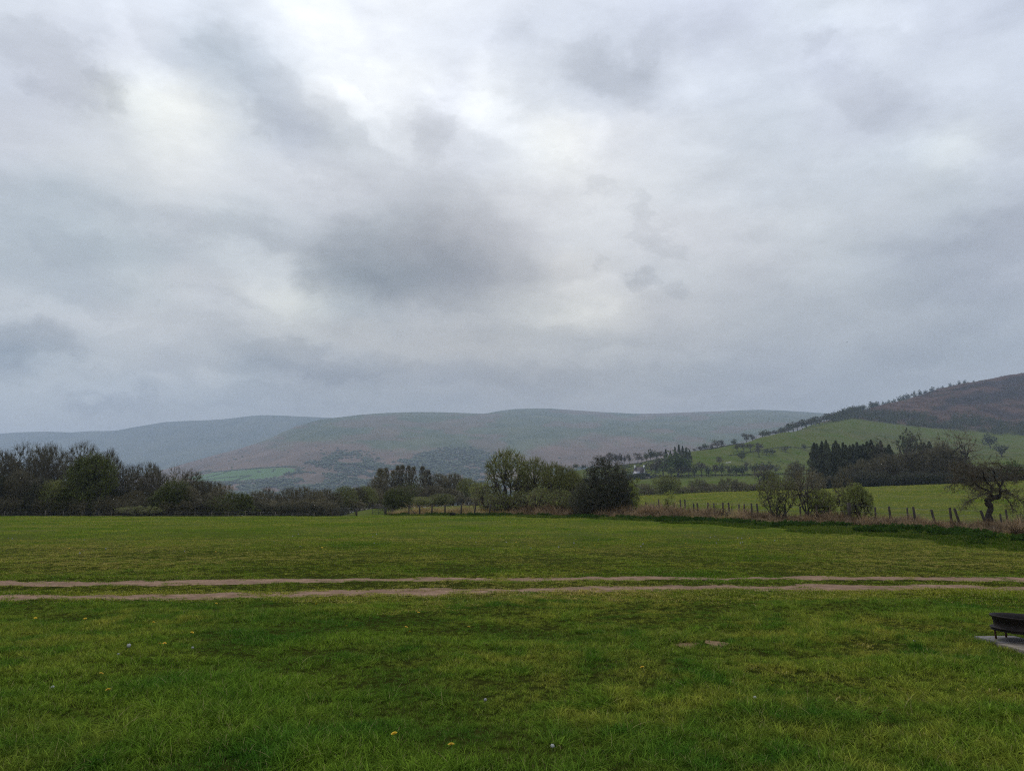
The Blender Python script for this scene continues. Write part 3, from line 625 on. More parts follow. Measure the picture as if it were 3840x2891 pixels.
def scatter(name, P, scl, src, label, seed=0, tilt=0.12):
    r = np.random.default_rng(seed); n = len(P)
    me = bpy.data.meshes.new(name); me.vertices.add(n); me.vertices.foreach_set('co', np.asarray(P, np.float32).ravel())
    rot = np.stack([r.normal(0, tilt, n), r.normal(0, tilt, n), r.uniform(0, 2 * PI, n)], -1).astype(np.float32)
    a = me.attributes.new('rot', 'FLOAT_VECTOR', 'POINT'); a.data.foreach_set('vector', rot.ravel())
    scl = np.asarray(scl, np.float32); scl = np.repeat(scl[:, None], 3, 1) if scl.ndim == 1 else scl
    a = me.attributes.new('scl', 'FLOAT_VECTOR', 'POINT'); a.data.foreach_set('vector', scl.astype(np.float32).ravel())
    a = me.attributes.new('idx', 'INT', 'POINT'); a.data.foreach_set('value', r.integers(0, len(src), n).astype(np.int32))
    col = bpy.data.collections.new(name + '_source')
    for i, s in enumerate(src): col.objects.link(bpy.data.objects.new('%s_blade_%02d' % (name, i), s))
    g = bpy.data.node_groups.new(name, 'GeometryNodeTree')
    g.interface.new_socket('Geometry', in_out='INPUT', socket_type='NodeSocketGeometry'); g.interface.new_socket('Geometry', in_out='OUTPUT', socket_type='NodeSocketGeometry')
    gi = g.nodes.new('NodeGroupInput'); go = g.nodes.new('NodeGroupOutput'); ip = g.nodes.new('GeometryNodeInstanceOnPoints')
    ci = g.nodes.new('GeometryNodeCollectionInfo'); ci.inputs['Collection'].default_value = col; ci.inputs['Separate Children'].default_value = True; ci.inputs['Reset Children'].default_value = True
    def na(nm, ty):
        q = g.nodes.new('GeometryNodeInputNamedAttribute'); q.data_type = ty; q.inputs['Name'].default_value = nm; return q.outputs['Attribute']
    er = g.nodes.new('FunctionNodeEulerToRotation'); g.links.new(na('rot', 'FLOAT_VECTOR'), er.inputs[0])
    ip.inputs['Pick Instance'].default_value = True
    g.links.new(gi.outputs[0], ip.inputs['Points']); g.links.new(ci.outputs[0], ip.inputs['Instance']); g.links.new(na('idx', 'INT'), ip.inputs['Instance Index'])
    g.links.new(er.outputs[0], ip.inputs['Rotation']); g.links.new(na('scl', 'FLOAT_VECTOR'), ip.inputs['Scale']); g.links.new(ip.outputs[0], go.inputs[0])
    o = link(bpy.data.objects.new(name, me)); md = o.modifiers.new('scatter', 'NODES'); md.node_group = g
    return tag(o, label, None, None, 'stuff')
def field_pts(y0, y1, dens, amin=-0.80, amax=0.80, seed=0):
    r = np.random.default_rng(seed); n = int(dens * (amax - amin) / 2 * (y1 * y1 - y0 * y0))
    Y = np.sqrt(r.uniform(y0 * y0, y1 * y1, n)); X = r.uniform(amin, amax, n) * Y
    return X, Y, r
def clear(X, Y, mown=True):
    ok = (rut_dist(X, Y) > 0.0) | (fbm(X / .35, Y / .22, 3, 92) > .17) | (fbm(X / 1.6, Y / .5, 2, 94) > .24)
    for bx, by, rx, ry in BARE: ok &= ((X - bx) / rx) ** 2 + ((Y - by) / (ry * 1.8)) ** 2 > 0.35 + 1.2 * np.abs(fbm(X / .12, Y / .12, 2, 99))
    ok &= ~((X > SLAB_X[0] + .01) & (X < SLAB_X[1] + .5) & (Y > SLAB_Y[0] + .02) & (Y < SLAB_Y[1] - .02))
    if mown: ok &= (Y < Yat(YM, X / Y)) | (X / Y < a_of(1450))
    return ok
def fP(X, Y): return np.stack([X, Y, ground_z(X, Y)], -1)
r0 = np.random.default_rng(11)
near_src = [tuft_mesh('t', r0, 30, .075, .068, .0055, 3, M['grass'], 0.95, 1.0, 0.6) for _ in range(10)]
long_src = [tuft_mesh('t', r0, 34, .06, .13, .0055, 4, M['grass'], 1.15, 1.2, 0.5) for _ in range(6)]
mid_src = [tuft_mesh('t', r0, 26, .11, .055, .0095, 2, M['grass_far'], 0.8, 0.9, 0.6) for _ in range(8)]
worn_src = [tuft_mesh('t', r0, 28, .09, .030, .0065, 2, M['grass_worn'], 1.2, 0.9, 0.6) for _ in range(8)]
far_src = [tuft_mesh('t', r0, 22, .22, .060, .022, 1, M['grass_far'], 0.8, 0.9, 0.6) for _ in range(8)]
farw_src = [tuft_mesh('t', r0, 22, .22, .042, .020, 1, M['grass_worn'], 1.0, 0.9, 0.6) for _ in range(8)]
worn = lambda X, Y: np.clip(0.85 * np.exp(-((Y - 14.4 - 0.2 * X / 10) / 1.7) ** 2) + sstep(15, 22, Y) * 0.55 * (1 - sstep(24, 60, Y)) + sstep(-3, 5, X) * (Y < 14) * 0.25 + 1.3 * fbm(X / 3.2, Y / 4.0, 4, 71) - .24 * (Y < 13), 0, 1)
for nm, y0, y1, dn, sd in (('grass', 4.0, 7.0, 420, 1), ('grass', 7.0, 14.6, 280, 2)):
    X, Y, r = field_pts(y0, y1, dn, amin=-.95, amax=.95, seed=sd); ok = clear(X, Y); wv = worn(X, Y); pick = r.uniform(0, 1, len(X)) > wv * 0.92; ok1 = ok & pick
    s = (0.58 + 1.9 * np.clip(fbm(X / 0.8, Y / 0.8, 3, 72) + 0.18, 0, 1) - 0.35 * wv) * r.uniform(0.7, 1.15, len(X)); s = np.clip(s, 0.3, 1.7)
    s *= np.interp(Y, [4, 9, 13, 15], [1.0, .85, .62, .5])
    scatter('grass', fP(X[ok1], Y[ok1]), s[ok1], near_src, 'lush green foreground grass', sd)
    ok2 = ok & ~pick; s2 = r.uniform(.7, 1.35, len(X))
    scatter('grass', fP(X[ok2], Y[ok2]), s2[ok2], worn_src, 'short worn yellow green grass', sd + 20)
X, Y, r = field_pts(4.0, 12.5, 45, seed=5); c = fbm(X / 0.85, Y / 0.85, 3, 74) + 0.14 * sstep(8.5, 5, Y); ok = clear(X, Y) & (c > 0.13)
scatter('grass', fP(X[ok], Y[ok]), r.uniform(.55, 1.1, ok.sum()), long_src, 'long tussocks of dark grass in the foreground', 6, 0.2)
for y0, y1, dn, sd, sc in ((14.6, 24, 110, 7, .8), (24, 36, 60, 8, 1.0)):
    X, Y, r = field_pts(y0, y1, dn, seed=sd); ok = clear(X, Y); wv = worn(X, Y); pick = r.uniform(0, 1, len(X)) > wv * 0.9
    s = np.clip(0.75 + 1.3 * fbm(X / 1.6, Y / 2.2, 3, 73) - .3 * wv, .35, 1.6) * r.uniform(.7, 1.2, len(X)) * sc
    scatter('grass', fP(X[ok & pick], Y[ok & pick]), s[ok & pick], mid_src, 'green meadow grass beyond the track', sd)
    scatter('grass', fP(X[ok & ~pick], Y[ok & ~pick]), (r.uniform(.8, 1.4, len(X)) * sc)[ok & ~pick], worn_src, 'thin worn grass beyond the track', sd + 20)
for y0, y1, dn, sd, sc in ((36, 60, 18, 9, .85), (60, 113, 8, 10, 1.25)):
    X, Y, r = field_pts(y0, y1, dn, amin=-.85, amax=.8, seed=sd); ok = clear(X, Y)
    right = sstep(-0.05, 0.45, X / Y); wv = np.clip(0.25 + .5 * right + 1.6 * fbm(X / 7, Y / 12, 4, 75), 0, 1); pick = r.uniform(0, 1, len(X)) > wv
    s = np.clip(0.85 + 1.2 * fbm(X / 3, Y / 5, 3, 76), .4, 1.6) * r.uniform(.7, 1.2, len(X)) * sc
    scatter('grass', fP(X[ok & pick], Y[ok & pick]), s[ok & pick], far_src, 'green grass of the far half of the meadow', sd)
    scatter('grass', fP(X[ok & ~pick], Y[ok & ~pick]), s[ok & ~pick], farw_src, 'paler grass of the far half of the meadow', sd + 20)
# green verge below the fence and the pasture behind it
vg_src = [tuft_mesh('t', r0, 30, .20, .20, .022, 2, M['grass_verge'], 0.6, 0.9, 0.5) for _ in range(6)]
X, Y, r = field_pts(17, 113, 16, amin=a_of(1450), amax=.8, seed=31); a = X / Y; e = fbm(X / 3, Y / 4, 4, 80) * 14
ok = (Y > Yat(YM, a) + e - 1) & (Y < Yat(YG, a) + 3); scatter('grass', fP(X[ok], Y[ok]), r.uniform(.5, 1.1, ok.sum()) * np.interp(Y[ok], [20, 60, 110], [.55, .9, 1.0]), vg_src, 'darker green verge grass below the fence', 32)
X, Y, r = field_pts(37, 250, 1.6, amin=a_of(1900), amax=.82, seed=33); a = X / Y; ok = (Y > Yat(YF, a) + 6)
scatter('grass', fP(X[ok], Y[ok]), r.uniform(.6, 1.4, ok.sum()) * np.interp(Y[ok], [40, 100, 250], [1.2, 1.8, 3.0]), farw_src, 'grazed pasture grass behind the fence', 34)
# nettles and docks
def weed_mesh(rng, n=60, h=.5, Rr=.35, s=.10):
    a = rng.uniform(0, 2 * PI, n); rr = Rr * np.sqrt(rng.uniform(0, 1, n)); zc = h * rng.uniform(.1, 1, n) * (1 - .5 * (rr / Rr) ** 2)
    c = np.stack([rr * np.cos(a), rr * np.sin(a), zc], -1); d = np.stack([np.cos(a + rng.normal(0, .6, n)), np.sin(a + rng.normal(0, .6, n)), rng.uniform(-.5, .8, n)], -1); d /= np.linalg.norm(d, axis=1)[:, None]
    w = np.cross(d, rng.normal(0, 1, (n, 3))); w /= np.linalg.norm(w, axis=1)[:, None]; L_ = s * rng.uniform(.7, 1.8, n)[:, None]
    V = np.stack([c, c + d * L_ * .5 + w * L_ * .22, c + d * L_, c + d * L_ * .5 - w * L_ * .22], 1)
    return mesh_np('weed', V.reshape(-1, 3), [np.arange(n * 4).reshape(n, 4)], [M['weed']])
wd_src = [weed_mesh(r0, 70, .42, .35, .16) for _ in range(6)]
X, Y, r = field_pts(20, 113, 3.0, amin=a_of(1450), amax=.8, seed=35); a = X / Y; t = (Y - Yat(YM, a)) / (Yat(YG, a) - Yat(YM, a))
ok = (t > .10) & (t < 1.0) & (fbm(X / 2.6, Y / 3.2, 3, 81) + .12 * t > .07)
scatter('weeds', fP(X[ok], Y[ok]), r.uniform(.35, .95, ok.sum()), wd_src, 'clumps of dark green nettles and docks along the verge', 36)
# dead grass along the fence
dd_src = [tuft_mesh('t', r0, 34, .30, .80, .034, 4, M['dead'] if q_ % 5 > 1 else M['dead_dark'], 0.8, 1.1, 0.6) for q_ in range(10)]
gd_src = [tuft_mesh('t', r0, 38, .35, .62, .038, 4, M['dead_gold'], 1.4, 1.3, 0.5) for _ in range(5)]
X, Y, r = field_pts(25, 125, 4.6, amin=a_of(1455), amax=.82, seed=37); a = X / Y; px = CX + F * 1.012 * a
ok = (Y > Yat(YG, a) + fbm(X / 1.5, Y / 1.5, 2, 82) * 3) & (Y < Yat(YF, a) + 4)
hs = np.interp(px, [1460, 1560, 1900, 2050, 2200, 2450, 2620, 2800, 2900, 3150, 3290, 3420, 3500, 3620, 3760, 3860], [1.2, 1.6, 1.4, 1.9, 2.1, 2.0, 1.5, 1.45, 1.2, 1.25, 1.1, 1.2, .7, .7, 1.15, 1.5])
near_f = np.interp(Y - Yat(YG, a), [0, 3, 8, 14], [.45, .8, 1, .9]); s = hs * near_f * (0.65 + 1.9 * np.clip(fbm(X / 1.2, Y / 1.2, 3, 83) + .1, -.3, .6)) * r.uniform(.7, 1.1, len(X))
gold = (px < 1900) | ((px > 2560) & (px < 2780) & (fbm(X / 2, Y / 2, 2, 84) > .0))
ok3 = ok & ~gold & (s > .22); scatter('dead_grass', fP(X[ok3], Y[ok3]), s[ok3], dd_src, 'tall dead russet grass and bracken along the fence', 38, .2)
ok4 = ok & gold & (s > .22); scatter('dead_grass', fP(X[ok4], Y[ok4]), s[ok4], gd_src, 'flattened golden dead grass beside the gates', 39, .3)

# ------------------------------------------------------------------ trees
def skel(rng, start, specs):
    pos, d, Ln, r = start; out = []
    for li, sp in enumerate(specs):
        n = sp['n']; Nn = len(pos); pts = np.zeros((Nn, n + 1, 3)); pts[:, 0] = pos; dd = np.zeros((Nn, n + 1, 3)); cur = d.copy(); dd[:, 0] = cur
        for i in range(n):
            cur = cur + rng.normal(0, sp.get('wob', .15), (Nn, 3)); cur[:, 2] += sp.get('up', 0); cur /= np.linalg.norm(cur, axis=1)[:, None] + 1e-9
            pts[:, i + 1] = pts[:, i] + cur * (Ln / n)[:, None]; dd[:, i + 1] = cur
        t = np.linspace(0, 1, n + 1); rad = r[:, None] * (1 - sp.get('taper', .7) * t[None]); out.append((pts, rad))
        if li + 1 == len(specs): break
        nx = specs[li + 1]; kk = nx['k']; par = np.repeat(np.arange(Nn), kk); tc = rng.uniform(nx.get('t0', .25), 1.0, len(par))
        f = tc * n; i = np.minimum(f.astype(int), n - 1); u = (f - i)[:, None]
        pos = pts[par, i] * (1 - u) + pts[par, i + 1] * u; pd = dd[par, i]; pr = rad[par, i] * (1 - u[:, 0]) + rad[par, i + 1] * u[:, 0]
        q = rng.normal(0, 1, (len(par), 3)); q -= (q * pd).sum(1)[:, None] * pd; q /= np.linalg.norm(q, axis=1)[:, None] + 1e-9
        an = np.abs(rng.normal(nx['ang'][0], nx['ang'][1], len(par))); d = pd * np.cos(an)[:, None] + q * np.sin(an)[:, None]
        d[:, 2] += nx.get('lift', 0); d /= np.linalg.norm(d, axis=1)[:, None]
        Ln = Ln[par] * nx['ratio'] * (1 - nx.get('tl', .3) * tc) * rng.uniform(.65, 1.3, len(par)); r = np.maximum(pr * nx.get('rr', .55), nx.get('rmin', .0009))
    return out
def tubes(pts, rad, sides):
    Nn, m, _ = pts.shape; d = np.gradient(pts, axis=1); d /= np.linalg.norm(d, axis=2)[..., None] + 1e-9
    up = np.array([.31, .17, .93]); a = np.cross(d, up); a /= np.linalg.norm(a, axis=2)[..., None] + 1e-9; b = np.cross(d, a)
    th = np.arange(sides) * 2 * PI / sides
    V = pts[:, :, None, :] + rad[:, :, None, None] * (a[:, :, None, :] * np.cos(th)[None, None, :, None] + b[:, :, None, :] * np.sin(th)[None, None, :, None])
    I = np.arange(Nn * m * sides).reshape(Nn, m, sides); J = np.roll(I, -1, 2)
    Fq = np.stack([I[:, :-1], J[:, :-1], J[:, 1:], I[:, 1:]], -1).reshape(-1, 4)
    return V.reshape(-1, 3), Fq
def leaves(rng, pts, n, size, jit, upbias=0.0, asp=.6):
    Nn, m, _ = pts.shape; i = rng.integers(0, Nn, n); j = rng.integers(max(1, m // 2 - 1), m, n); c = pts[i, j] + rng.normal(0, jit, (n, 3))
    nrm = rng.normal(0, 1, (n, 3)); nrm[:, 2] += upbias; nrm /= np.linalg.norm(nrm, axis=1)[:, None]
    u = np.cross(nrm, rng.normal(0, 1, (n, 3))); u /= np.linalg.norm(u, axis=1)[:, None]; v = np.cross(nrm, u); s = (size * rng.uniform(.6, 1.4, n))[:, None]
    V = np.stack([c - u * s, c + v * s * asp, c + u * s, c - v * s * asp], 1); return V.reshape(-1, 3), np.arange(n * 4).reshape(n, 4)
def one(p=(0, 0, 0), d=(0, 0, 1), L_=1., r=.03): return (np.array([p], float), np.array([d], float) / np.linalg.norm(d), np.array([L_]), np.array([r]))
def many(rng, n, spread, L_, r, base=.03, lmin=.7):
    a = rng.uniform(0, 2 * PI, n); s = spread * np.sqrt(rng.uniform(.05, 1, n)); d = np.stack([np.cos(a) * s, np.sin(a) * s, np.ones(n)], -1); d /= np.linalg.norm(d, axis=1)[:, None]
    return (np.stack([np.cos(a) * base * rng.uniform(.2, 1, n), np.sin(a) * base * rng.uniform(.2, 1, n), np.zeros(n)], -1), d, L_ * rng.uniform(lmin, 1, n), np.full(n, r) * rng.uniform(.7, 1, n))
def pack(name, parts, mats):
    V = []; Fs = []; mi = []; off = 0
    for v, f, k in parts: V.append(v); Fs.append(f + off); mi.append(k); off += len(v)
    return V, Fs, mi
def make_tree(name, rng, start, specs, ntrunk, leafspec=None, twig='twig_dark', leaf='leaf_mid', trunk='bark', extra=None):
    sk = skel(rng, start, specs); tr = []; cr = []
    for i, (p, r) in enumerate(sk):
        sd_ = 8 if i == 0 else 5 if i == 1 else 3
        v, f = tubes(p, r, sd_); (tr if i < ntrunk else cr).append((v, f, 0))
    if leafspec:
        n, s, j = leafspec[:3]; lp = sk[leafspec[3]][0] if len(leafspec) > 3 else sk[-1][0]
        v, f = leaves(rng, lp, n, s, j); cr.append((v, f, 1))
    if extra: extra(rng, sk, tr, cr)
    allv = np.concatenate([p[0] for p in cr]); zt = np.percentile(allv[:, 2], 99.7); w = np.percentile(np.abs(allv[:, 0]), 97) / zt
    res = []
    for nm, parts, mats in (('trunk', tr, [M[trunk]]), ('crown', cr, [M[twig], M[leaf]])):
        V, Fs, mi = pack(nm, parts, mats); V = np.concatenate(V) / zt; V[:, 2] -= 0.004 if nm == 'trunk' else 0
        res.append(mesh_np(name + '_' + nm, V, Fs, mats, mi))
    return dict(name=name, trunk=res[0], crown=res[1], w=w)
def g(seed): return np.random.default_rng(seed)
K = {}
# crowns grown towards an uneven envelope: stems -> limbs -> branches -> twigs, every level ending nearer the outline
def dome(r, n, rx=.42, zc=.58, rz=.42, zmin=.14, shell=.42, lobes=9, lob=.28, flat=1.0):
    d = r.normal(0, 1, (n * 3, 3)); d /= np.linalg.norm(d, axis=1)[:, None]
    ld = r.normal(0, 1, (lobes, 3)); ld /= np.linalg.norm(ld, axis=1)[:, None]; lg = r.uniform(-1, 1, lobes)
    k = 1 + lob * (np.exp(5 * (d @ ld.T - 1)) * lg).sum(1); u = r.uniform(0, 1, len(d)) ** shell * k
    P = d * u[:, None] * np.array([rx, rx * flat, rz]) + np.array([0, 0, zc]); return P[P[:, 2] > zmin][:n]
def fan(r, n, w=.36, z0=.15, p=.8):
    z = r.uniform(0, 1, n) ** p * (1 - z0) + z0; th = r.uniform(0, 2 * PI, n); t = np.clip((z - .02) / .55, 0, 1) ** .7
    rr = w * t * np.sqrt(r.uniform(0, 1, n)); zz = z * (1 - .28 * (rr / w) ** 2); return np.stack([rr * np.cos(th), rr * np.sin(th), zz], -1)
def envtree(name, seed, tips, cnt=(9, 80, 620), fr=(.42, .68, .87), rad=(.020, .011, .0045, .0020, .0011), fork=.2, stems=1, spread=.05, up=(.5, .25, .1, .05), wob=.10, ntr=2, lf=None, twig='twig_dark', leaf='leaf_mid', pull=0.0):
    r = g(seed); tr, cr = [], []
    base = np.zeros((stems, 3)) if stems == 1 else np.c_[r.normal(0, spread, (stems, 2)), np.zeros(stems)]
    fk = base * 1.3 + np.c_[r.normal(0, .02, (stems, 2)), fork * r.uniform(.8, 1.1, stems)] if stems > 1 else np.array([[r.normal(0, .02), r.normal(0, .02), fork]])
    lvls = [tips[r.choice(len(tips), min(c, len(tips)), replace=False)] for c in cnt]
    def seg(p0, d0, p1, n, r0, r1, upk, sides):
        v = p1 - p0; ln = np.linalg.norm(v, axis=1)[:, None] + 1e-6; t = np.linspace(0, 1, n + 1)[None, :, None]
        d0 = d0 * .6 + v / ln * .4; d1 = v / ln + np.array([0, 0, upk]); d1 /= np.linalg.norm(d1, axis=1)[:, None]
        h = lambda a, b, c_, e: a[:, None] * (2 * t ** 3 - 3 * t ** 2 + 1) + b[:, None] * (t ** 3 - 2 * t ** 2 + t) + c_[:, None] * (-2 * t ** 3 + 3 * t ** 2) + e[:, None] * (t ** 3 - t ** 2)
        P_ = h(p0, d0 * ln, p1, d1 * ln); nz = r.normal(0, 1, P_.shape) * (wob * ln * .35)[:, None, :]; nz[:, 0] = 0; nz[:, -1] = 0; P_ = P_ + nz
        R_ = r0[:, None] + (r1 - r0)[:, None] * t[0, :, 0][None]; R_ = R_ * (1 + 0 * t[0, :, 0][None])
        return P_, R_, d1
    if stems > 1:
        b_ = MB(); q_ = spread * 3.0; b_.lathe([(.001, .012), (q_ * .5, .010), (q_, -.002), (q_ * .9, -.012)], 12); tr.append((np.concatenate(b_.v), np.array(b_.f[4]), 0))
    P_, R_, d = seg(base, np.tile([0, 0, 1.], (stems, 1)), fk, 5, np.full(stems, rad[0] * 1.25), np.full(stems, rad[0] * .85), .3, 8); tr.append((*tubes(P_, R_, 8), 0))
    pos, dirs, rr = fk, d, np.full(stems, rad[0] * .85)
    for li in range(len(cnt) + 1):
        last = li == len(cnt); T = tips if last else lvls[li]; f = 1.0 if last else fr[li]
        src = T.copy(); c0 = fk[0] if stems == 1 else fk[np.argmin(((T[:, None, :2] - fk[None, :, :2]) ** 2).sum(2), 1)]
        dest = c0 + (src - c0) * f; dest[:, 2] += 0 if last else pull * (1 - f)
        ch = []
        for a in range(0, len(dest), 2000):
            D = ((dest[a:a + 2000, None] - pos[None]) ** 2).sum(2); ch.append(np.argmin(D * r.uniform(.8, 1.25, D.shape), 1))
        ch = np.concatenate(ch)
        r1 = np.full(len(dest), rad[li + 1]) * r.uniform(.75, 1.2, len(dest)); r0_ = np.minimum(rr[ch] * .9, r1 * 2.2)
        P_, R_, d = seg(pos[ch], dirs[ch], dest, 7 - li, r0_, r1, up[min(li, 3)], 3); (tr if li + 1 < ntr else cr).append((*tubes(P_, R_, 6 if li == 0 else 4 if li == 1 else 3), 0))
        pos, dirs, rr = dest, d, r1
    if lf:
        v, f_ = leaves(r, P_, lf[0], lf[1], lf[2]); cr.append((v, f_, 1))
    allv = np.concatenate([p[0] for p in cr]); zt = np.percentile(allv[:, 2], 99.8); w = np.percentile(np.abs(allv[:, 0]), 98.5) / zt; res = []
    for nm, parts, mats in (('trunk', tr, [M['bark']]), ('crown', cr, [M[twig], M[leaf]])):
        V, Fs, mi = pack(nm, parts, mats); V = np.concatenate(V) / zt; V[:, 2] -= 0.004 if nm == 'trunk' else 0; res.append(mesh_np(name + '_' + nm, V, Fs, mats, mi))
    return dict(name=name, trunk=res[0], crown=res[1], w=w)
K['bare'] = [envtree('bare_tree', s, dome(g(s), 4600, lob=.4, lobes=12), lf=(3000, .0055, .012), leaf='leaf_bud', fork=.18 + .03 * (s % 3)) for s in (1, 2, 3, 4)]
K['brown'] = [envtree('bare_tree', s, dome(g(s), 4800, rx=.36, zc=.54, rz=.46, zmin=.12), lf=(5000, .006, .012), twig='twig_brown', leaf='leaf_bud', fork=.12) for s in (11, 12, 13)]
K['olive'] = [envtree('budding_tree', s, dome(g(s), 5200, rx=.42, zc=.52, rz=.48, zmin=.06), lf=(9000, .0085, .014), twig='twig_olive', leaf='leaf_spring', fork=.10) for s in (15, 16, 17)]
K['leafy'] = [envtree('leafy_tree', s, dome(g(s), 4200, rx=.36, zc=.50, rz=.50, zmin=.02, lob=.40, lobes=14), lf=(30000, .0100, .016), leaf='leaf_mid', fork=.08, stems=2) for s in (21, 22, 23)]
K['hawthorn'] = [envtree('hawthorn', s, dome(g(s), 3600, rx=.62, zc=.50, rz=.50, zmin=.03, lob=.7, lobes=22), lf=(20000, .0125, .012), leaf='leaf_mid', fork=.16, stems=2, wob=.2) for s in (25, 26)]
def column(r, n, w=.15):
    z = r.uniform(.12, 1, n) ** .75; th = r.uniform(0, 2 * PI, n); rr = w * np.sin(PI * np.clip(z * .80 + .14, 0, 1)) ** .7 * r.uniform(0, 1, n) ** .4; return np.stack([rr * np.cos(th), rr * np.sin(th), z], -1)
K['ivy'] = [envtree('ivy_clad_tree', s, dome(g(s), 3600, rx=.36, zc=.54, rz=.46, zmin=.06, lob=.4, lobes=12), lf=(12000, .0090, .016), twig='twig_dark', leaf='leaf_dark', fork=.12) for s in (18, 19)]
K['poplar'] = [envtree('poplar', s, column(g(s), 1300), cnt=(7, 36, 170), fr=(.6, .78, .9), rad=(.016, .010, .0055, .003, .0018), fork=.12, up=(1.2, 1.0, .9, .9), wob=.05, ntr=3, lf=(1500, .006, .01), twig='twig_brown', leaf='leaf_bud') for s in (31, 32, 33)]
K['willow'] = [envtree('willow', s, fan(g(s), 1500, .40, .35, .5), cnt=(12, 70, 320), fr=(.5, .72, .86), rad=(.016, .012, .006, .0032, .0017), fork=.06, stems=4, spread=.03, up=(.4, .5, .9, 1.6), wob=.06, ntr=3, lf=(6500, .0062, .005), twig='twig_olive', leaf='leaf_spring') for s in (41, 42, 43)]
K['shrub'] = [envtree('shrub', s, fan(g(s), 900, .56, .1, .6), cnt=(12, 60, 240), fr=(.5, .72, .87), rad=(.015, .012, .007, .004, .0024), fork=.05, stems=6, spread=.05, up=(.3, .3, .4, .5), wob=.10, ntr=3, lf=(3000, .0120, .018), twig='twig_brown', leaf='leaf_spring') for s in (51, 52, 53)]
K['greenshrub'] = [envtree('shrub', s, dome(g(s), 1300, rx=.56, zc=.55, rz=.45, zmin=.14, lob=.6, lobes=16), cnt=(12, 80, 330), rad=(.02, .014, .008, .004, .0024), fork=.10, stems=4, spread=.04, wob=.14, ntr=3, lf=(9000, .0135, .016), twig='twig_brown', leaf='leaf_spring') for s in (54, 55)]
K['bramble'] = [envtree('bramble_bush', s, dome(g(s), 3600, rx=.60, zc=.38, rz=.60, zmin=.01, lob=.30, lobes=18, shell=.5), cnt=(16, 120, 600), rad=(.012, .009, .005, .0028, .0016), fork=.06, stems=6, spread=.12, wob=.2, lf=(20000, .0105, .018), leaf='leaf_dark') for s in (61, 62)]
def slab_env(r, n, w=.5, d=.3):
    x = r.uniform(-w, w, n); y = r.uniform(-d, d, n); tp = 1 - .22 * (x / w) ** 2 + .10 * np.sin(x * 17 + 2) + .07 * np.sin(x * 41); return np.stack([x, y, r.uniform(.04, 1, n) ** .7 * tp], -1)
K['thicket'] = [envtree('thicket', s, slab_env(g(s), 4600), cnt=(26, 160, 700), fr=(.55, .78, .9), rad=(.010, .008, .005, .0028, .0014), fork=.05, stems=14, spread=.26, up=(.6, .5, .4, .3), wob=.08, lf=(5000, .008, .014), twig='twig_brown', leaf='leaf_bud') for s in (71, 72, 73)]
def con(seed):
    r = g(seed)
    return make_tree('conifer', r, one(L_=1., r=.014), [dict(n=8, wob=.012, taper=.9), dict(n=5, k=170, ratio=.27, ang=(R(78), .14), t0=.10, wob=.06, up=.05, rr=.4, tl=.985), dict(n=3, k=6, ratio=.40, ang=(R(50), .2), t0=.1, wob=.1, up=-.04, rr=.5, rmin=.0012)], 1, (19000, .0085, .008), 'twig_dark', 'needle')
def spire(r, n):
    z = r.uniform(.06, 1, n) ** .85; th = r.uniform(0, 2 * PI, n); lump = 1 + .35 * np.sin(z * 31 + 3 * np.sin(th + r.uniform(0, 6))) * (z < .93); rr = .17 * (1 - z ** 3.6) * lump * r.uniform(0, 1, n) ** .35 + .004; return np.stack([rr * np.cos(th), rr * np.sin(th), z - .25 * rr], -1)
K['conifer'] = [envtree('conifer', s, spire(g(s), 2600), cnt=(14, 110, 480), fr=(.86, .93, .97), rad=(.012, .006, .003, .0018, .0012), fork=.10, up=(.1, .0, -.1, -.1), wob=.06, lf=(16000, .0100, .009), twig='twig_dark', leaf='needle') for s in (81, 82, 83)] + [con(84)]
K['oak'] = [make_tree('dead_oak', g(s), one(L_=.36, r=.030), [dict(n=5, wob=.05, taper=.3), dict(n=9, k=9, ratio=1.65, ang=(R(50), .25), t0=.35, wob=.30, up=.09, rr=.6, taper=.85), dict(n=7, k=6, ratio=.45, ang=(R(50), .3), wob=.32, up=.06, rr=.5), dict(n=5, k=5, ratio=.5, ang=(R(45), .3), wob=.3, rr=.55, rmin=.0015), dict(n=3, k=3, ratio=.5, ang=(R(45), .3), wob=.25, rmin=.0012)], 2, (300, .006, .02), 'twig_dark', 'leaf_bud') for s in (91,)]
K['ash'] = [envtree('ash_tree', s, dome(g(s), 620, rx=.40, zc=.66, rz=.36, zmin=.3, shell=.5), cnt=(8, 44, 170), fr=(.45, .68, .86), rad=(.018, .012, .0055, .0028, .0016), fork=.30, stems=2, spread=.02, up=(.3, .1, .1, .2), wob=.08, ntr=3, lf=(800, .005, .008), twig='twig_brown', leaf='leaf_bud') for s in (95, 96)]
K['fork'] = [envtree('bare_shrub', s, fan(g(s), 520, .42, .3, .7), cnt=(9, 40, 150), fr=(.55, .75, .88), rad=(.014, .012, .007, .004, .0024), fork=.05, stems=5, spread=.03, up=(.3, .3, .5, .6), wob=.06, ntr=3, lf=(700, .009, .01), twig='twig_brown', leaf='leaf_bud') for s in (97, 98)]
K['sapling'] = [make_tree('sapling', g(s), many(g(s), 2, .12, .95, .012, .02, .8), [dict(n=7, wob=.05), dict(n=4, k=16, ratio=.24, ang=(R(45), .2), t0=.1, wob=.12, up=.08, rr=.5), dict(n=3, k=5, ratio=.5, ang=(R(45), .2), wob=.15, up=.05, rmin=.0025)], 1, (1500, .014, .02), 'twig_olive', 'leaf_spring') for s in (97, 98)]
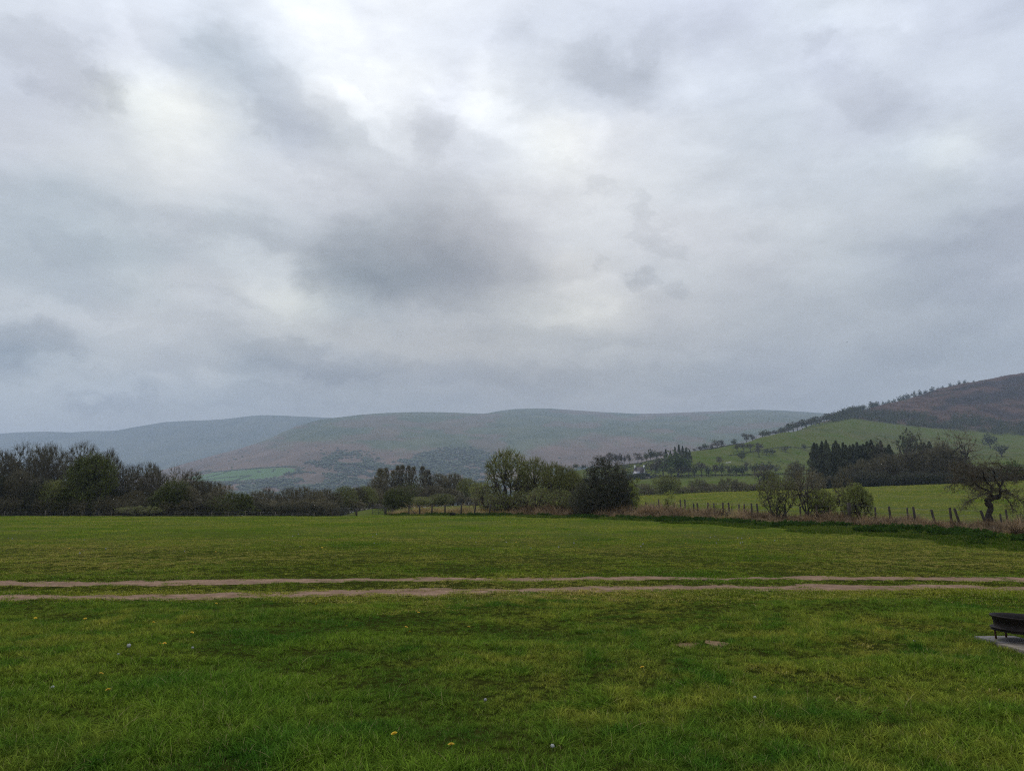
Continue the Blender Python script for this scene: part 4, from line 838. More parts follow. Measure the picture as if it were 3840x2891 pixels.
# low far trees, a few pixels each: one mesh with trunk and crown faces
def far_tree(name, seed, wide, lm, n=420, low=.28, con_=False, size=.045):
    r = g(seed)
    sk = skel(r, one(L_=.45, r=.022), [dict(n=3, wob=.08), dict(n=4, k=6, ratio=1.1, ang=(R(40 if not con_ else 80), .2), t0=.4, wob=.15, up=.08), dict(n=3, k=5, ratio=.5, ang=(R(45), .3), wob=.2)])
    parts = [(*tubes(p, rd * 1.6, 4), 0) for p, rd in sk]
    if con_:
        zz = r.uniform(.08, 1, n) ** .9; rr = (1.03 - zz) * wide * np.sqrt(r.uniform(0.1, 1, n)); th = r.uniform(0, 2 * PI, n)
        c = np.stack([rr * np.cos(th), rr * np.sin(th), zz], -1)
    else:
        nb = 11; bc = np.stack([r.normal(0, wide * .32, nb), r.normal(0, wide * .32, nb), r.uniform(low + .22, .84, nb)], -1); bc[0] = (0, 0, .5); k = r.integers(0, nb, n)
        q = r.normal(0, 1, (n, 3)); q /= np.linalg.norm(q, axis=1)[:, None]; c = bc[k] + q * (r.uniform(0.3, 1, (n, 1)) ** .5) * np.array([wide * .42, wide * .42, .17])
    v, f = leaves(r, c[:, None, :].repeat(3, 1), n, size, .004); parts.append((v, f, 1))
    V, Fs, mi = pack(name, parts, None); V = np.concatenate(V); V /= np.percentile(V[:, 2], 99.5)
    return dict(name=name, mesh=mesh_np(name, V, Fs, [M['bark'], M[lm]], mi), w=wide)
K['fbare'] = [far_tree('round_tree', s, .42, 'far_bare', 620, .2, size=.034) for s in (111, 102, 103, 104)]
K['fleaf'] = [far_tree('round_tree', s, .45, 'far_leaf', 560, .12, size=.042) for s in (105, 106, 107)]
K['fgreen'] = [far_tree('round_tree', s, .48, 'far_green', 700, .05, size=.045) for s in (108,)]
K['fcon'] = [far_tree('conifer', s, .24, 'needle', 420, .1, True, size=.05) for s in (109, 110)]
rt = random.Random(3)
def plant(kind, px, top, Y, label, cat='tree', group=None, w=None, name=None, var=None, base=None, lean=0.0, sink=0.0):
    """stand one plant at bearing px and distance Y, as tall as the photo shows it; w = half width in photo px"""
    v = K[kind][(var if var is not None else rt.randrange(99)) % len(K[kind])]
    X = a_of(px) * Y; zb = gz(X, Y) - sink
    if base is not None: zb = EYE + e_of(base) * Y
    H = EYE + e_of(top) * Y - zb
    sw = H if w is None else (w / F * Y) / max(v['w'], .05)
    rz = rt.uniform(0, 2 * PI)
    nm = name or v['name']
    if 'mesh' in v:
        o = link(bpy.data.objects.new(nm, v['mesh'])); o.location = (X, Y, zb); o.rotation_euler = (0, lean, rz); o.scale = (sw, sw, H); tag(o, label, cat, group); return o
    o = empty(nm, (X, Y, zb), rz); o.scale = (sw, sw, H); o.rotation_euler = (0, lean, rz); tag(o, label, cat, group)
    for part in (('trunk', 'crown') if cat == 'tree' else ('stem', 'foliage')):
        c = bpy.data.objects.new(part, v['trunk' if part in ('trunk', 'stem') else 'crown']); link(c, o)
    return o
ORD = ['first', 'second', 'third', 'fourth', 'fifth', 'sixth', 'seventh', 'eighth', 'ninth', 'tenth', 'eleventh', 'twelfth', 'thirteenth', 'fourteenth', 'fifteenth', 'sixteenth', 'seventeenth', 'eighteenth', 'nineteenth', 'twentieth', 'twenty first', 'twenty second', 'twenty third', 'twenty fourth', 'twenty fifth', 'twenty sixth', 'twenty seventh', 'twenty eighth', 'twenty ninth', 'thirtieth', 'thirty first', 'thirty second', 'thirty third', 'thirty fourth', 'thirty fifth', 'thirty sixth', 'thirty seventh', 'thirty eighth']
def row(kind, items, label, group, **k):
    kw = dict(k); cat = kw.pop('cat', 'tree')
    for i, it in enumerate(items):
        px, top, Y = it[:3]; kk = it[4] if len(it) > 4 else kind
        plant(kk, px, top, Y, label % ORD[i], cat, group, w=it[3] if len(it) > 3 else None, **kw)

# left wood, tall bare trees
row('bare', [(-130, 1700, 128, 95), (-40, 1690, 126, 80), (28, 1692, 124, 70), (96, 1664, 130, 82), (150, 1668, 126, 62), (210, 1672, 131, 66), (290, 1658, 127, 70), (408, 1686, 127, 56)], 'tall bare twiggy tree in the left wood, %s from the left edge', 'tall bare trees of the left wood')
row('brown', [(-80, 1760, 121, 70), (10, 1775, 120, 62, 'ivy'), (78, 1762, 119, 55), (150, 1790, 119, 60, 'ivy'), (205, 1800, 119, 60, 'olive'), (262, 1812, 120, 50, 'ivy'), (428, 1820, 121, 45, 'ivy'), (500, 1840, 120, 40)], 'shorter tree at the front edge of the left wood, %s from the left', 'front trees of the left wood')
plant('leafy', 335, 1706, 120, 'tall tree with fresh green leaves in front of the bare left wood', w=88)
plant('leafy', 235, 1830, 118.5, 'dark ivy covered tree low in the left wood beside the green tree', w=60)
row('bare', [(478, 1745, 125, 50), (530, 1736, 122, 62), (585, 1740, 127, 55)], 'round headed bare tree right of the tall green tree, %s from the left', 'round headed bare trees right of the green tree')
plant('ash', 664, 1742, 128, 'slender pale bare tree standing above a dark green bush', w=42)
plant('leafy', 645, 1800, 119, 'dark green bushy tree behind the wire fence below the pale bare tree', w=72, var=2)
row('brown', [(712, 1765, 128, 48), (745, 1800, 124, 50), (795, 1806, 127, 46), (830, 1816, 123, 45), (700, 1825, 120, 50), (790, 1850, 120, 45)], 'brown budding tree between the two dark green bushes, %s from the left', 'brown trees between the green bushes')
plant('hawthorn', 905, 1848, 119, 'wide dark green hawthorn behind the tallest pale fence post', w=80)
row('brown', [(960, 1842, 135, 40), (992, 1828, 140, 45, 'bare'), (1030, 1848, 128, 40), (1062, 1828, 138, 36, 'bare'), (1095, 1832, 133, 38), (1140, 1826, 137, 42), (1180, 1836, 131, 40), (1212, 1832, 139, 42), (1252, 1846, 133, 38), (1290, 1822, 150, 44, 'olive'), (1330, 1828, 158, 44), (1368, 1822, 160, 42, 'olive'), (1398, 1830, 165, 40), (1440, 1850, 172, 40)], 'brown bare tree of the low wood behind the gate, %s from the left', 'low brown wood behind the gate')
row('thicket', [(60, 1860, 118, 75), (210, 1865, 117.5, 70), (420, 1858, 118, 70), (545, 1862, 119, 70), (740, 1870, 118, 70), (1020, 1875, 122, 60), (1120, 1872, 124, 60), (1210, 1870, 126, 60), (1310, 1872, 150, 60), (1385, 1875, 165, 50), (-60, 1862, 118, 75), (330, 1868, 118, 60), (480, 1872, 118, 60), (620, 1878, 118, 60), (860, 1876, 119, 60)], 'brown scrubby thicket at the foot of the left wood, %s of its row', 'undergrowth of the left wood', cat='bush', name='thicket')
row('thicket', [(1462, 1868, 170, 50), (1520, 1862, 172, 50), (1585, 1866, 174, 50), (1645, 1860, 176, 50), (1700, 1858, 178, 50), (1760, 1862, 180, 50), (1820, 1866, 185, 50), (1885, 1868, 190, 50), (1945, 1865, 195, 50)], 'brown scrub filling the gap behind the gold bank, %s from the left', 'scrub behind the gold bank', cat='bush', name='thicket')
row('bramble', [(-90, 1868, 119.5, 70), (20, 1872, 119, 70), (130, 1868, 119, 70), (290, 1870, 119, 70), (380, 1872, 119, 60), (470, 1880, 120, 60), (570, 1880, 120, 60), (690, 1876, 120, 60), (780, 1880, 120.5, 60), (960, 1882, 121, 60), (1060, 1884, 122, 55), (1160, 1880, 124, 60), (1260, 1882, 130, 55)], 'dark evergreen undergrowth bush in the left wood, %s from the left', 'dark bushes in the left wood', cat='bush', name='bush')
plant('shrub', 528, 1896, 114.5, 'low arching pale green bramble mound in front of the left wood', 'bush', w=78, name='bramble_mound')
# poplars and round trees behind the hawthorn
row('poplar', [(1424, 1755, 190, 30), (1446, 1752, 195, 18), (1470, 1762, 192, 18), (1488, 1744, 193, 19), (1506, 1742, 197, 20), (1530, 1744, 193, 19), (1548, 1748, 196, 18), (1582, 1747, 192, 20), (1602, 1760, 195, 22)], 'upright bare poplar behind the hawthorn by the gates, %s from the left', 'row of upright bare poplars')
row('brown', [(1410, 1790, 188, 42), (1500, 1822, 182, 50), (1560, 1826, 182, 46), (1645, 1776, 196, 48), (1700, 1774, 199, 46), (1625, 1820, 184, 44), (1690, 1832, 182, 46)], 'rounded grey brown bare tree beside the upright poplars, %s of its group', 'rounded bare trees beside the poplars')
row('olive', [(1752, 1792, 190, 38), (1795, 1808, 186, 36), (1655, 1850, 170, 48), (1580, 1862, 165, 40)], 'soft green budding tree right of the poplars, %s of its group', 'green budding trees right of the poplars')
plant('hawthorn', 1492, 1812, 124, 'spreading green hawthorn leaning over the gates', w=82, var=1)
# willows and shrubs along the fence
plant('willow', 1905, 1682, 103, 'tall willow with upright pale green shoots, highest shrub by the fence', w=80, var=0)
plant('shrub', 1825, 1802, 106, 'green bushy shrub left of the tall willow', 'bush', w=62, name='shrub')
row('willow', [(1965, 1772, 104, 46), (2150, 1758, 96, 42)], 'feathery green brown tree beside the tall willow group, %s from the left', 'feathery trees of the willow group')
row('willow', [(2012, 1712, 101, 55), (2075, 1730, 99, 52), (2122, 1745, 97, 48)], 'leafing multi stemmed willow between the tall willow and the dark bush, %s from the left', 'willows between the tall willow and the dark bush')
row('shrub', [(1872, 1840, 101, 52), (1950, 1838, 100, 48), (2030, 1826, 97, 52), (2105, 1832, 94, 48), (2152, 1845, 92, 42)], 'green hedge shrub at the foot of the willows, %s from the left', 'shrubs at the foot of the willows', cat='bush', name='shrub')
plant('bramble', 2272, 1716, 87, 'large very dark rounded bramble and hawthorn bush, darkest thing on the fence line', 'bush', w=98, name='dark_bush')
plant('bramble', 2215, 1800, 86, 'lower left shoulder of dark bramble against the big dark bush', 'bush', w=70, var=1, name='dark_bush')
plant('bramble', 2335, 1778, 87, 'browner right shoulder of bramble against the big dark bush', 'bush', w=42, var=1, name='dark_bush')
plant('sapling', 2387, 1792, 84, 'thin upright sapling just right of the dark bush', w=26)
plant('sapling', 2506, 1838, 80, 'ivy wrapped sapling among the fence posts', w=24, var=1)
plant('shrub', 2915, 1778, 68, 'spreading leafy shrub behind two close fence posts', 'bush', w=66, name='shrub', var=0)
plant('fork', 3030, 1742, 67, 'bare forked shrub with slanting stems between leafy shrubs', w=66)
plant('greenshrub', 3082, 1832, 66, 'low leafy shrub in front of the bare forked one', 'bush', w=54, name='shrub', var=1)
plant('fork', 3168, 1750, 65, 'thin bare shoots rising from the old stump by the fence', w=40)
plant('greenshrub', 3222, 1812, 63, 'rounded leafy shrub right of the old stump', 'bush', w=56, name='shrub', var=0)

# hedge and trees behind the pasture
row('thicket', [(2420, 1812, 256, 40), (2470, 1828, 255, 36), (2570, 1826, 256, 38), (2620, 1796, 258, 34), (2668, 1812, 256, 40), (2735, 1792, 257, 36), (2775, 1806, 256, 38), (2830, 1815, 256, 40), (2880, 1800, 256, 38), (2945, 1800, 256, 40), (3000, 1806, 256, 38), (3060, 1770, 256, 40), (3110, 1785, 256, 40), (3170, 1782, 256, 40)], 'grey brown hedgerow bush behind the pasture, %s from the left', 'hedgerow bushes behind the pasture', cat='bush', name='bush')
plant('olive', 2505, 1784, 240, 'rounded pale green tree in front of the far hedge, below the barn', w=50)
row('brown', [(2862, 1742, 262, 40, 'ash'), (2985, 1735, 264, 34), (2895, 1766, 262, 30, 'olive')], 'bare hedgerow tree standing over the far hedge, %s from the left', 'trees over the far hedge')
row('conifer', [(3070 + 13.2 * i_ + rt.uniform(-4, 4), 1660 + 6 * math.sin(i_ * 1.9) + rt.uniform(-5, 6) + (14 if i_ in (9, 10, 13, 20) else 0), 273 + (i_ % 3) * 2.5, rt.uniform(20, 30)) for i_ in range(22)] + [(3468, 1672, 276, 24), (3484, 1662, 274, 26), (3504, 1656, 277, 24)], 'dark spruce in the conifer clump behind the pasture, %s from the left', 'dark conifers behind the pasture')
plant('oak', 3412, 1604, 266, 'large bare oak with crooked antler limbs above the conifers', w=120)
plant('ash', 3612, 1608, 264, 'tall slender bare ash with two stems above the thicket', w=78)
plant('fleaf', 3445, 1608, 420, 'blue grey rounded tree just behind the crooked bare oak', w=42, base=1760)
row('thicket', [(3210, 1740, 262, 50), (3270, 1735, 263, 48), (3330, 1720, 264, 46), (3385, 1705, 265, 48), (3440, 1700, 266, 46), (3495, 1692, 266, 44), (3548, 1670, 266, 44), (3590, 1690, 265, 40), (3640, 1740, 262, 46), (3700, 1748, 262, 50), (3765, 1745, 262, 50), (3825, 1740, 262, 50), (3885, 1740, 262, 50)], 'tall dark brown thicket tree along the top of the pasture, %s from the left', 'dark thicket along the top of the pasture', cat='bush', name='thicket')
row('brown', [(3555, 1662, 268, 36), (3380, 1702, 262, 34), (3460, 1690, 262, 34), (3300, 1716, 261, 32), (3340, 1700, 262, 30), (3420, 1696, 263, 32), (3500, 1680, 264, 34), (3530, 1676, 265, 30), (3588, 1684, 264, 32), (3632, 1712, 262, 32), (3240, 1722, 260, 30)], 'dense brown bare tree in the dark thicket, %s of its group', 'bare trees in the dark thicket')
row('bramble', [(3185, 1768, 255, 44), (3250, 1762, 255, 46), (3320, 1768, 254, 46), (3390, 1770, 253, 46), (3460, 1768, 253, 46), (3530, 1770, 252, 46), (3590, 1768, 252, 40), (3130, 1790, 256, 38), (3660, 1772, 251, 44), (3730, 1768, 251, 44), (3800, 1764, 251, 44)], 'dark rounded hedge bush on the edge of the pasture, %s from the left', 'hedge bushes on the pasture edge', cat='bush', name='bush')
plant('fgreen', 3820, 1722, 240, 'pale pink flowering tree at the right edge behind the gnarled tree', w=40, name='blossom_tree')
bpy.context.view_layer.update()

# far side trees: row of scrubby trees below the hill, farm trees, skyline trees
row('fbare', [(x, t, Y, w, k) for x, t, Y, w, k in [(2462, 1728, 612, 22, 'fbare'), (2490, 1722, 614, 26, 'fbare'), (2560, 1748, 600, 22, 'fbare'), (2585, 1745, 602, 20, 'fbare'), (2608, 1742, 604, 20, 'fleaf'), (2635, 1732, 606, 22, 'fbare'), (2660, 1745, 608, 20, 'fleaf'), (2688, 1742, 610, 20, 'fbare'), (2712, 1738, 611, 20, 'fleaf'), (2738, 1745, 612, 18, 'fbare'), (2765, 1742, 614, 24, 'fgreen'), (2806, 1732, 616, 16, 'fbare'), (2790, 1744, 616, 20, 'fleaf'), (2835, 1738, 618, 24, 'fleaf'), (2862, 1736, 619, 24, 'fbare'), (2890, 1735, 620, 22, 'fleaf'), (2915, 1742, 622, 18, 'fbare'), (3002, 1728, 560, 30, 'fleaf'), (2522, 1752, 600, 24, 'fleaf')]],
    'scrubby tree in the row below the hill fields, %s from the left', 'row of scrubby trees below the hill fields')
plant('fgreen', 2545, 1692, 606, 'large bright green tree right of the white farmhouse', w=52)
plant('fleaf', 2490, 1712, 625, 'dark rounded tree between the farmhouse and the bright green tree', w=34)
plant('fleaf', 2575, 1682, 660, 'dark rounded tree behind the bright green tree', w=32)
row('fcon', [(2503, 1684, 690, 13), (2520, 1690, 690, 12), (2538, 1676, 692, 14), (2553, 1668, 694, 15), (2567, 1672, 694, 14), (2580, 1678, 696, 14), (2593, 1686, 696, 13)], 'small dark spruce on the skyline above the bright green tree, %s from the left', 'small dark spruces near the farm')
row('fbare', [(2098, 1742, 690, 18, 'fbare'), (2112, 1752, 690, 12, 'fbare'), (2166, 1738, 700, 14, 'fleaf'), (2188, 1742, 700, 12, 'fleaf'), (2262, 1712, 712, 22, 'fbare'), (2290, 1696, 716, 20), (2312, 1702, 718, 13), (2332, 1700, 722, 14), (2345, 1708, 722, 9), (2363, 1703, 730, 13), (2396, 1698, 742, 17), (2412, 1712, 745, 10), (2428, 1696, 755, 14, 'fleaf'), (2446, 1684, 765, 20, 'fleaf'), (2468, 1690, 768, 20, 'fleaf'), (2484, 1692, 770, 16, 'fbare'), (2612, 1682, 835, 12), (2632, 1674, 850, 14), (2650, 1664, 860, 18, 'fleaf'), (2676, 1666, 868, 14), (2700, 1650, 885, 22), (2716, 1650, 890, 14), (2764, 1645, 925, 14, 'fleaf'), (2808, 1624, 955, 20), (2832, 1628, 965, 18), (2872, 1612, 1000, 24, 'fleaf'), (2898, 1618, 1010, 15), (2922, 1612, 1040, 18)],
    'round bare tree on the hill field skyline, %s from the left', 'skyline trees of the hill fields')
row('fleaf', [(2944, 1604, 1060, 20, 'fleaf'), (2958, 1600, 1070, 18, 'fbare'), (2974, 1590, 1085, 22), (2992, 1584, 1100, 22), (3008, 1580, 1115, 22, 'fbare'), (3026, 1574, 1130, 22), (3042, 1572, 1145, 22, 'fbare'), (3058, 1566, 1160, 22), (3076, 1562, 1180, 22), (3092, 1560, 1200, 22, 'fbare'), (3110, 1556, 1220, 22), (3128, 1550, 1240, 22, 'fbare'), (3146, 1546, 1260, 22), (3164, 1540, 1290, 22), (3182, 1534, 1320, 22), (3198, 1530, 1340, 22), (3216, 1524, 1400, 20), (3234, 1522, 1420, 20), (3250, 1520, 1440, 18), (3300, 1506, 1660, 22), (3316, 1505, 1670, 18)],
    'dark tree in the line climbing the right hill, %s from the left', 'tree line climbing the right hill')
row('fleaf', [(3268, 1516, 1620, 11), (3296, 1510, 1650, 15), (3312, 1510, 1665, 10), (3340, 1505, 1690, 9), (3362, 1500, 1715, 12), (3384, 1496, 1735, 12), (3404, 1484, 1755, 13), (3420, 1480, 1765, 11), (3440, 1474, 1780, 12), (3462, 1466, 1790, 11), (3484, 1462, 1805, 12), (3510, 1462, 1820, 9), (3534, 1450, 1840, 12), (3552, 1452, 1850, 9), (3572, 1446, 1865, 8), (3604, 1436, 1880, 9), (3638, 1428, 1895, 10), (3660, 1424, 1905, 10), (3695, 1426, 1925, 5), (3802, 1408, 1990, 4)],
    'small bush on the bracken skyline of the right hill, %s from the left', 'bushes on the skyline of the right hill', cat='bush', name='bush')
def on_slope(px, py, lo=560, hi=1900):
    Yv = np.linspace(lo, hi, 900); Xv = a_of(px, py) * Yv; Zv = ground_z(Xv, Yv); _, q = proj(Xv, Yv, Zv); k_ = int(np.argmax(q < py)) if (q < py).any() else int(np.argmin(q)); return Xv[k_], Yv[k_], Zv[k_]
lone = [(2704, 1712, 1745, 16, 'fbare'), (2790, 1690, 1730, 20, 'fleaf'), (2774, 1664, 1694, 18, 'fbare'), (2798, 1662, 1694, 18, 'fbare'), (2824, 1662, 1696, 18, 'fbare'), (2856, 1664, 1716, 22, 'fbare'), (2884, 1682, 1708, 20, 'fleaf'), (2908, 1684, 1706, 15, 'fleaf'), (2850, 1660, 1690, 16, 'fbare'), (2956, 1676, 1697, 20, 'fbare'), (3028, 1664, 1688, 14, 'fleaf'), (3735, 1626, 1682, 30, 'fleaf'), (3775, 1664, 1712, 36, 'fleaf'), (3062, 1670, 1686, 8, 'fleaf')]
for i_, (px, top, bs, w_, kd) in enumerate(lone):
    plant(kd, px, top, on_slope(px, bs, 420)[1], 'lone rounded tree standing in the hill fields, %s of them from the left' % ORD[i_], 'tree', 'lone trees in the hill fields', w=w_)
# wood on the right hill, one mass
rng = np.random.default_rng(77)
n = 1500; Yw = rng.uniform(1180, 1680, n * 14); Xw = rng.uniform(.42, .85, len(Yw)) * Yw; Zw = ground_z(Xw, Yw); pw, qw = proj(Xw, Yw, Zw)
lo = np.interp(pw, [3100, 3200, 3300, 3400, 3500, 3700, 3840, 4300], [1588, 1570, 1584, 1598, 1607, 1626, 1641, 1660]); hi_ = np.interp(pw, [3100, 3200, 3260, 3300, 3400, 3500, 3600, 3700, 3840, 4300], [1560, 1545, 1543, 1550, 1552, 1560, 1556, 1575, 1590, 1610])
ok = (qw < lo) & (qw > hi_ + 10 * fbm(pw / 40, qw / 20, 3, 90)) & (fbm(pw / 26, qw / 12, 3, 91) - .25 * ((qw < lo - 12) & (pw > 3480) & (pw < 3570)) > -.13); k = np.where(ok)[0][:n]
V1, F1 = [], []
P = np.stack([Xw[k], Yw[k], Zw[k] + 3.5], -1); Vt = P[:, None, :] + rng.normal(0, 1, (len(k), 40, 3)) * np.array([2.6, 2.6, 2.6]) * rng.uniform(.6, 1.7, (len(k), 1, 1))
v, f = leaves(rng, np.repeat(Vt.reshape(-1, 1, 3), 3, 1), len(k) * 40, .85, .2)
tag(link(bpy.data.objects.new('hill_wood', mesh_np('hill_wood', v, [f], [M['far_leaf']]))), 'scrubby wood along the top edge of the right hill field', None, None, 'stuff')
n = 420; Yw = rng.uniform(1400, 2000, n * 8); Xw = rng.uniform(.42, .8, len(Yw)) * Yw; Zw = ground_z(Xw, Yw); ok = fbm(Xw / 70, Yw / 70, 3, 93) > .04; k = np.where(ok)[0][:n]
P = np.stack([Xw[k], Yw[k], Zw[k] + 1.2], -1); Vt = P[:, None, :] + rng.normal(0, 1, (len(k), 14, 3)) * np.array([1.6, 1.6, 1.1])
v, f = leaves(rng, np.repeat(Vt.reshape(-1, 1, 3), 3, 1), len(k) * 14, .8, .2)
tag(link(bpy.data.objects.new('hill_scrub', mesh_np('hill_scrub', v, [f], [M['far_leaf']]))), 'scattered gorse and scrub on the bracken hill', None, None, 'stuff')
# rough bracken tussocks on the green knoll above the farm
n = 900; Xw = []; rr = rng
Yw = rng.uniform(615, 760, n * 5); Xw = rng.uniform(a_of(2200), a_of(2480), len(Yw)) * Yw; k = np.arange(n)
P = np.stack([Xw[:n], Yw[:n], ground_z(Xw[:n], Yw[:n]) + .3], -1); v, f = clumps(P, rng.uniform(.5, 1.1, n), rng, .6)
tag(link(bpy.data.objects.new('rough_scrub', mesh_np('rough_scrub', v, [f], [M['far_leaf']]))), 'rough green tussocks on the knoll above the farmhouse', None, None, 'stuff')
# hedge banks along field edges
def hedge(pts, Ylist, h, label, mat='far_bare', dens=3.0, width=1.2, seed=1, size=.22):
    r = g(seed); xs = np.array([p for p in pts], float); A = np.array([a_of(x) for x in xs]); Yv = np.array(Ylist, float); P2 = np.stack([A * Yv, Yv], -1)
    seg = np.linalg.norm(np.diff(P2, axis=0), axis=1); Lt = seg.sum(); nn = int(Lt * dens * h * 10); t = r.uniform(0, Lt, nn); cs = np.concatenate([[0], np.cumsum(seg)])
    X = np.interp(t, cs, P2[:, 0]) + r.normal(0, width * .4, nn); Y = np.interp(t, cs, P2[:, 1]) + r.normal(0, width * .4, nn)
    hh = h * (1 + .7 * fbm(t / 6, t * 0, 3, seed)); Z = ground_z(X, Y) + hh * r.uniform(0, 1, nn) ** .8
    c = np.stack([X, Y, Z], -1); v, f = leaves(r, np.repeat(c[:, None, :], 3, 1), nn, size, .05)
    o = link(bpy.data.objects.new('hedge', mesh_np('hedge', v, [f], [M[mat]]))); return tag(o, label, 'hedge', 'field hedges')
hedge((2385, 2500, 2650, 2800, 2950, 3100), (252, 252, 252, 252, 252, 252), 2.0, 'low brown trimmed hedge along the far edge of the pasture', 'twig_brown', 4, 1.0, 5, .16)
hedge((3080, 3200, 3400, 3600, 3900), (254, 252, 250, 249, 248), 3.2, 'dark overgrown hedge under the conifers and thicket', 'leaf_dark', 4, 1.8, 6, .2)
hedge((2350, 2500, 2700, 2900, 3080), (640 * .955, 612, 620, 626, 632), 1.3, 'hedge bank under the row of scrubby trees below the hill', 'far_leaf', 2.5, 1.5, 7, .35)
hedge((2740, 2850, 2950, 3060, 3150), (760, 800, 840, 880, 910), .8, 'thin hedge line slanting up across the bright hill field', 'far_leaf', 2.0, .8, 8, .3)
hedge((2600, 2700, 2760, 2800), (845, 880, 915, 945), 2.2, 'brown hedge bank along the skyline left of the big skyline trees', 'far_bare', 2, 1.2, 9, .4)
hedge((2150, 2250, 2330, 2420), (560, 575, 590, 596), 4.0, 'green hedge left of the farm buildings, behind the dark bush', 'far_leaf', 2, 3, 10, .5)

# gnarled tree on the fence line at the right
def gnarled():
    Yt = 52.0; X0 = a_of(3716) * Yt; zb = gz(X0, Yt)
    root = empty('gnarled_tree', (X0, Yt, zb)); tag(root, 'crooked gnarled hawthorn with a kinked trunk and flat tangled crown by the fence', 'tree')
    def q(px, py, dy=0.0):
        p = at(px, py, Yt + dy); return np.array([p.x - X0, p.y - Yt, p.z - zb])
    r = g(404); trunk = [q(3724, 1990), q(3716, 1955), q(3702, 1932), q(3718, 1908), q(3712, 1893), q(3694, 1880, .1), q(3722, 1866, .1), q(3752, 1862, .1)]
    tp = np.array(trunk); u_ = np.linspace(0, 7, 29); sm_ = lambda c: np.convolve(np.pad(np.interp(u_, range(8), c), 3, 'edge'), np.array([1, 2, 3, 4, 3, 2, 1]) / 16, 'valid')
    b = MB(); b.tube([p_ for p_ in np.stack([sm_(tp[:, i_]) for i_ in range(3)], -1)], list(sm_([.30, .24, .20, .16, .21, .19, .17, .15]) * (1 + .08 * np.sin(u_ * 5))), 12)
    limbs = [([q(3708, 1880), q(3715, 1850, .2), q(3722, 1835, .3), q(3708, 1815, .5), q(3690, 1795, .4)], .14), ([q(3745, 1862), q(3752, 1845, -.2), q(3750, 1825, -.3), q(3762, 1800, -.4), q(3780, 1785, -.3)], .13),
             ([q(3690, 1835, .2), q(3672, 1828, .3), q(3660, 1815, .4), q(3640, 1818, .5), q(3620, 1819, .6)], .10), ([q(3722, 1868), q(3710, 1840, -.3), q(3690, 1835, -.4), q(3672, 1825, -.5), q(3655, 1810, -.6), q(3640, 1790, -.6)], .12),
             ([q(3700, 1800, .3), q(3680, 1790, .3), q(3650, 1780, .3), q(3620, 1775, .2), q(3590, 1770, 0), q(3578, 1755, 0)], .08), ([q(3750, 1830, -.3), q(3735, 1800, -.4), q(3725, 1765, -.5), q(3700, 1752, -.5), q(3680, 1745, -.3)], .08),
             ([q(3765, 1800, -.3), q(3790, 1790, 0), q(3810, 1785, .2), q(3840, 1792, .4), q(3870, 1800, .4)], .07), ([q(3748, 1845), q(3775, 1835, .4), q(3790, 1850, .6), q(3810, 1868, .6), q(3840, 1880, .5)], .06),
             ([q(3745, 1862), q(3772, 1868, .3), q(3790, 1890, .5), q(3798, 1905, .5)], .04), ([q(3722, 1840, -.3), q(3700, 1850, -.8), q(3670, 1860, -1.1), q(3645, 1875, -1.2), q(3622, 1890, -1.0)], .06),
             ([q(3755, 1820, .3), q(3770, 1790, .8), q(3780, 1760, 1.0), q(3745, 1740, .9), q(3720, 1735, .7)], .08), ([q(3690, 1795), q(3685, 1765, -.8), q(3655, 1752, -1.0), q(3625, 1748, -.9), q(3600, 1752, -.8)], .06),
             ([q(3780, 1785), q(3800, 1765, .4), q(3830, 1762, .6), q(3860, 1775, .6)], .06), ([q(3672, 1826), q(3640, 1800, 1.0), q(3610, 1795, 1.2), q(3585, 1800, 1.0), q(3565, 1822, .8)], .05)]
    st_p, st_d, st_l, st_r = [], [], [], []
    for pts, rr_ in limbs:
        rr_ *= .72; P2 = [Vector(p) for p in pts]; fine = []
        for i in range(len(P2) - 1):
            for s in range(3): fine.append(P2[i].lerp(P2[i + 1], s / 3) + Vector(r.normal(0, .025, 3)))
        fine.append(P2[-1]); b.tube(fine, [rr_ * (1 - .65 * i / (len(fine) - 1)) for i in range(len(fine))], 7)
        for i in range(2, len(fine)):
            for _ in range(3):
                d = (fine[i] - fine[i - 1]).normalized() + Vector(r.normal(0, .8, 3)); d.z *= .8
                st_p.append(fine[i]); st_d.append(d.normalized()); st_l.append(r.uniform(.5, 1.0)); st_r.append(.018)
    b.build('trunk', M['bark_dark'], root, smooth=True)
    start = (np.array([list(v) for v in st_p]), np.array([list(v) for v in st_d]), np.array(st_l), np.array(st_r))
    sk = skel(r, start, [dict(n=6, wob=.35, up=-.03), dict(n=5, k=5, ratio=.5, ang=(R(55), .3), t0=.15, wob=.4, up=-.02, rr=.6, rmin=.007), dict(n=3, k=3, ratio=.45, ang=(R(55), .3), t0=.1, wob=.35, rmin=.006)])
    parts = [(*tubes(p, rd, 3 if i else 4), 0) for i, (p, rd) in enumerate(sk)]; v, f = leaves(r, sk[-1][0], 9000, .024, .03); parts.append((v, f, 1))
    V, Fs, mi = pack('crown', parts, None); link(bpy.data.objects.new('crown', mesh_np('crown', np.concatenate(V), Fs, [M['twig_dark'], M['leaf_brown']], mi)), root)
gnarled()

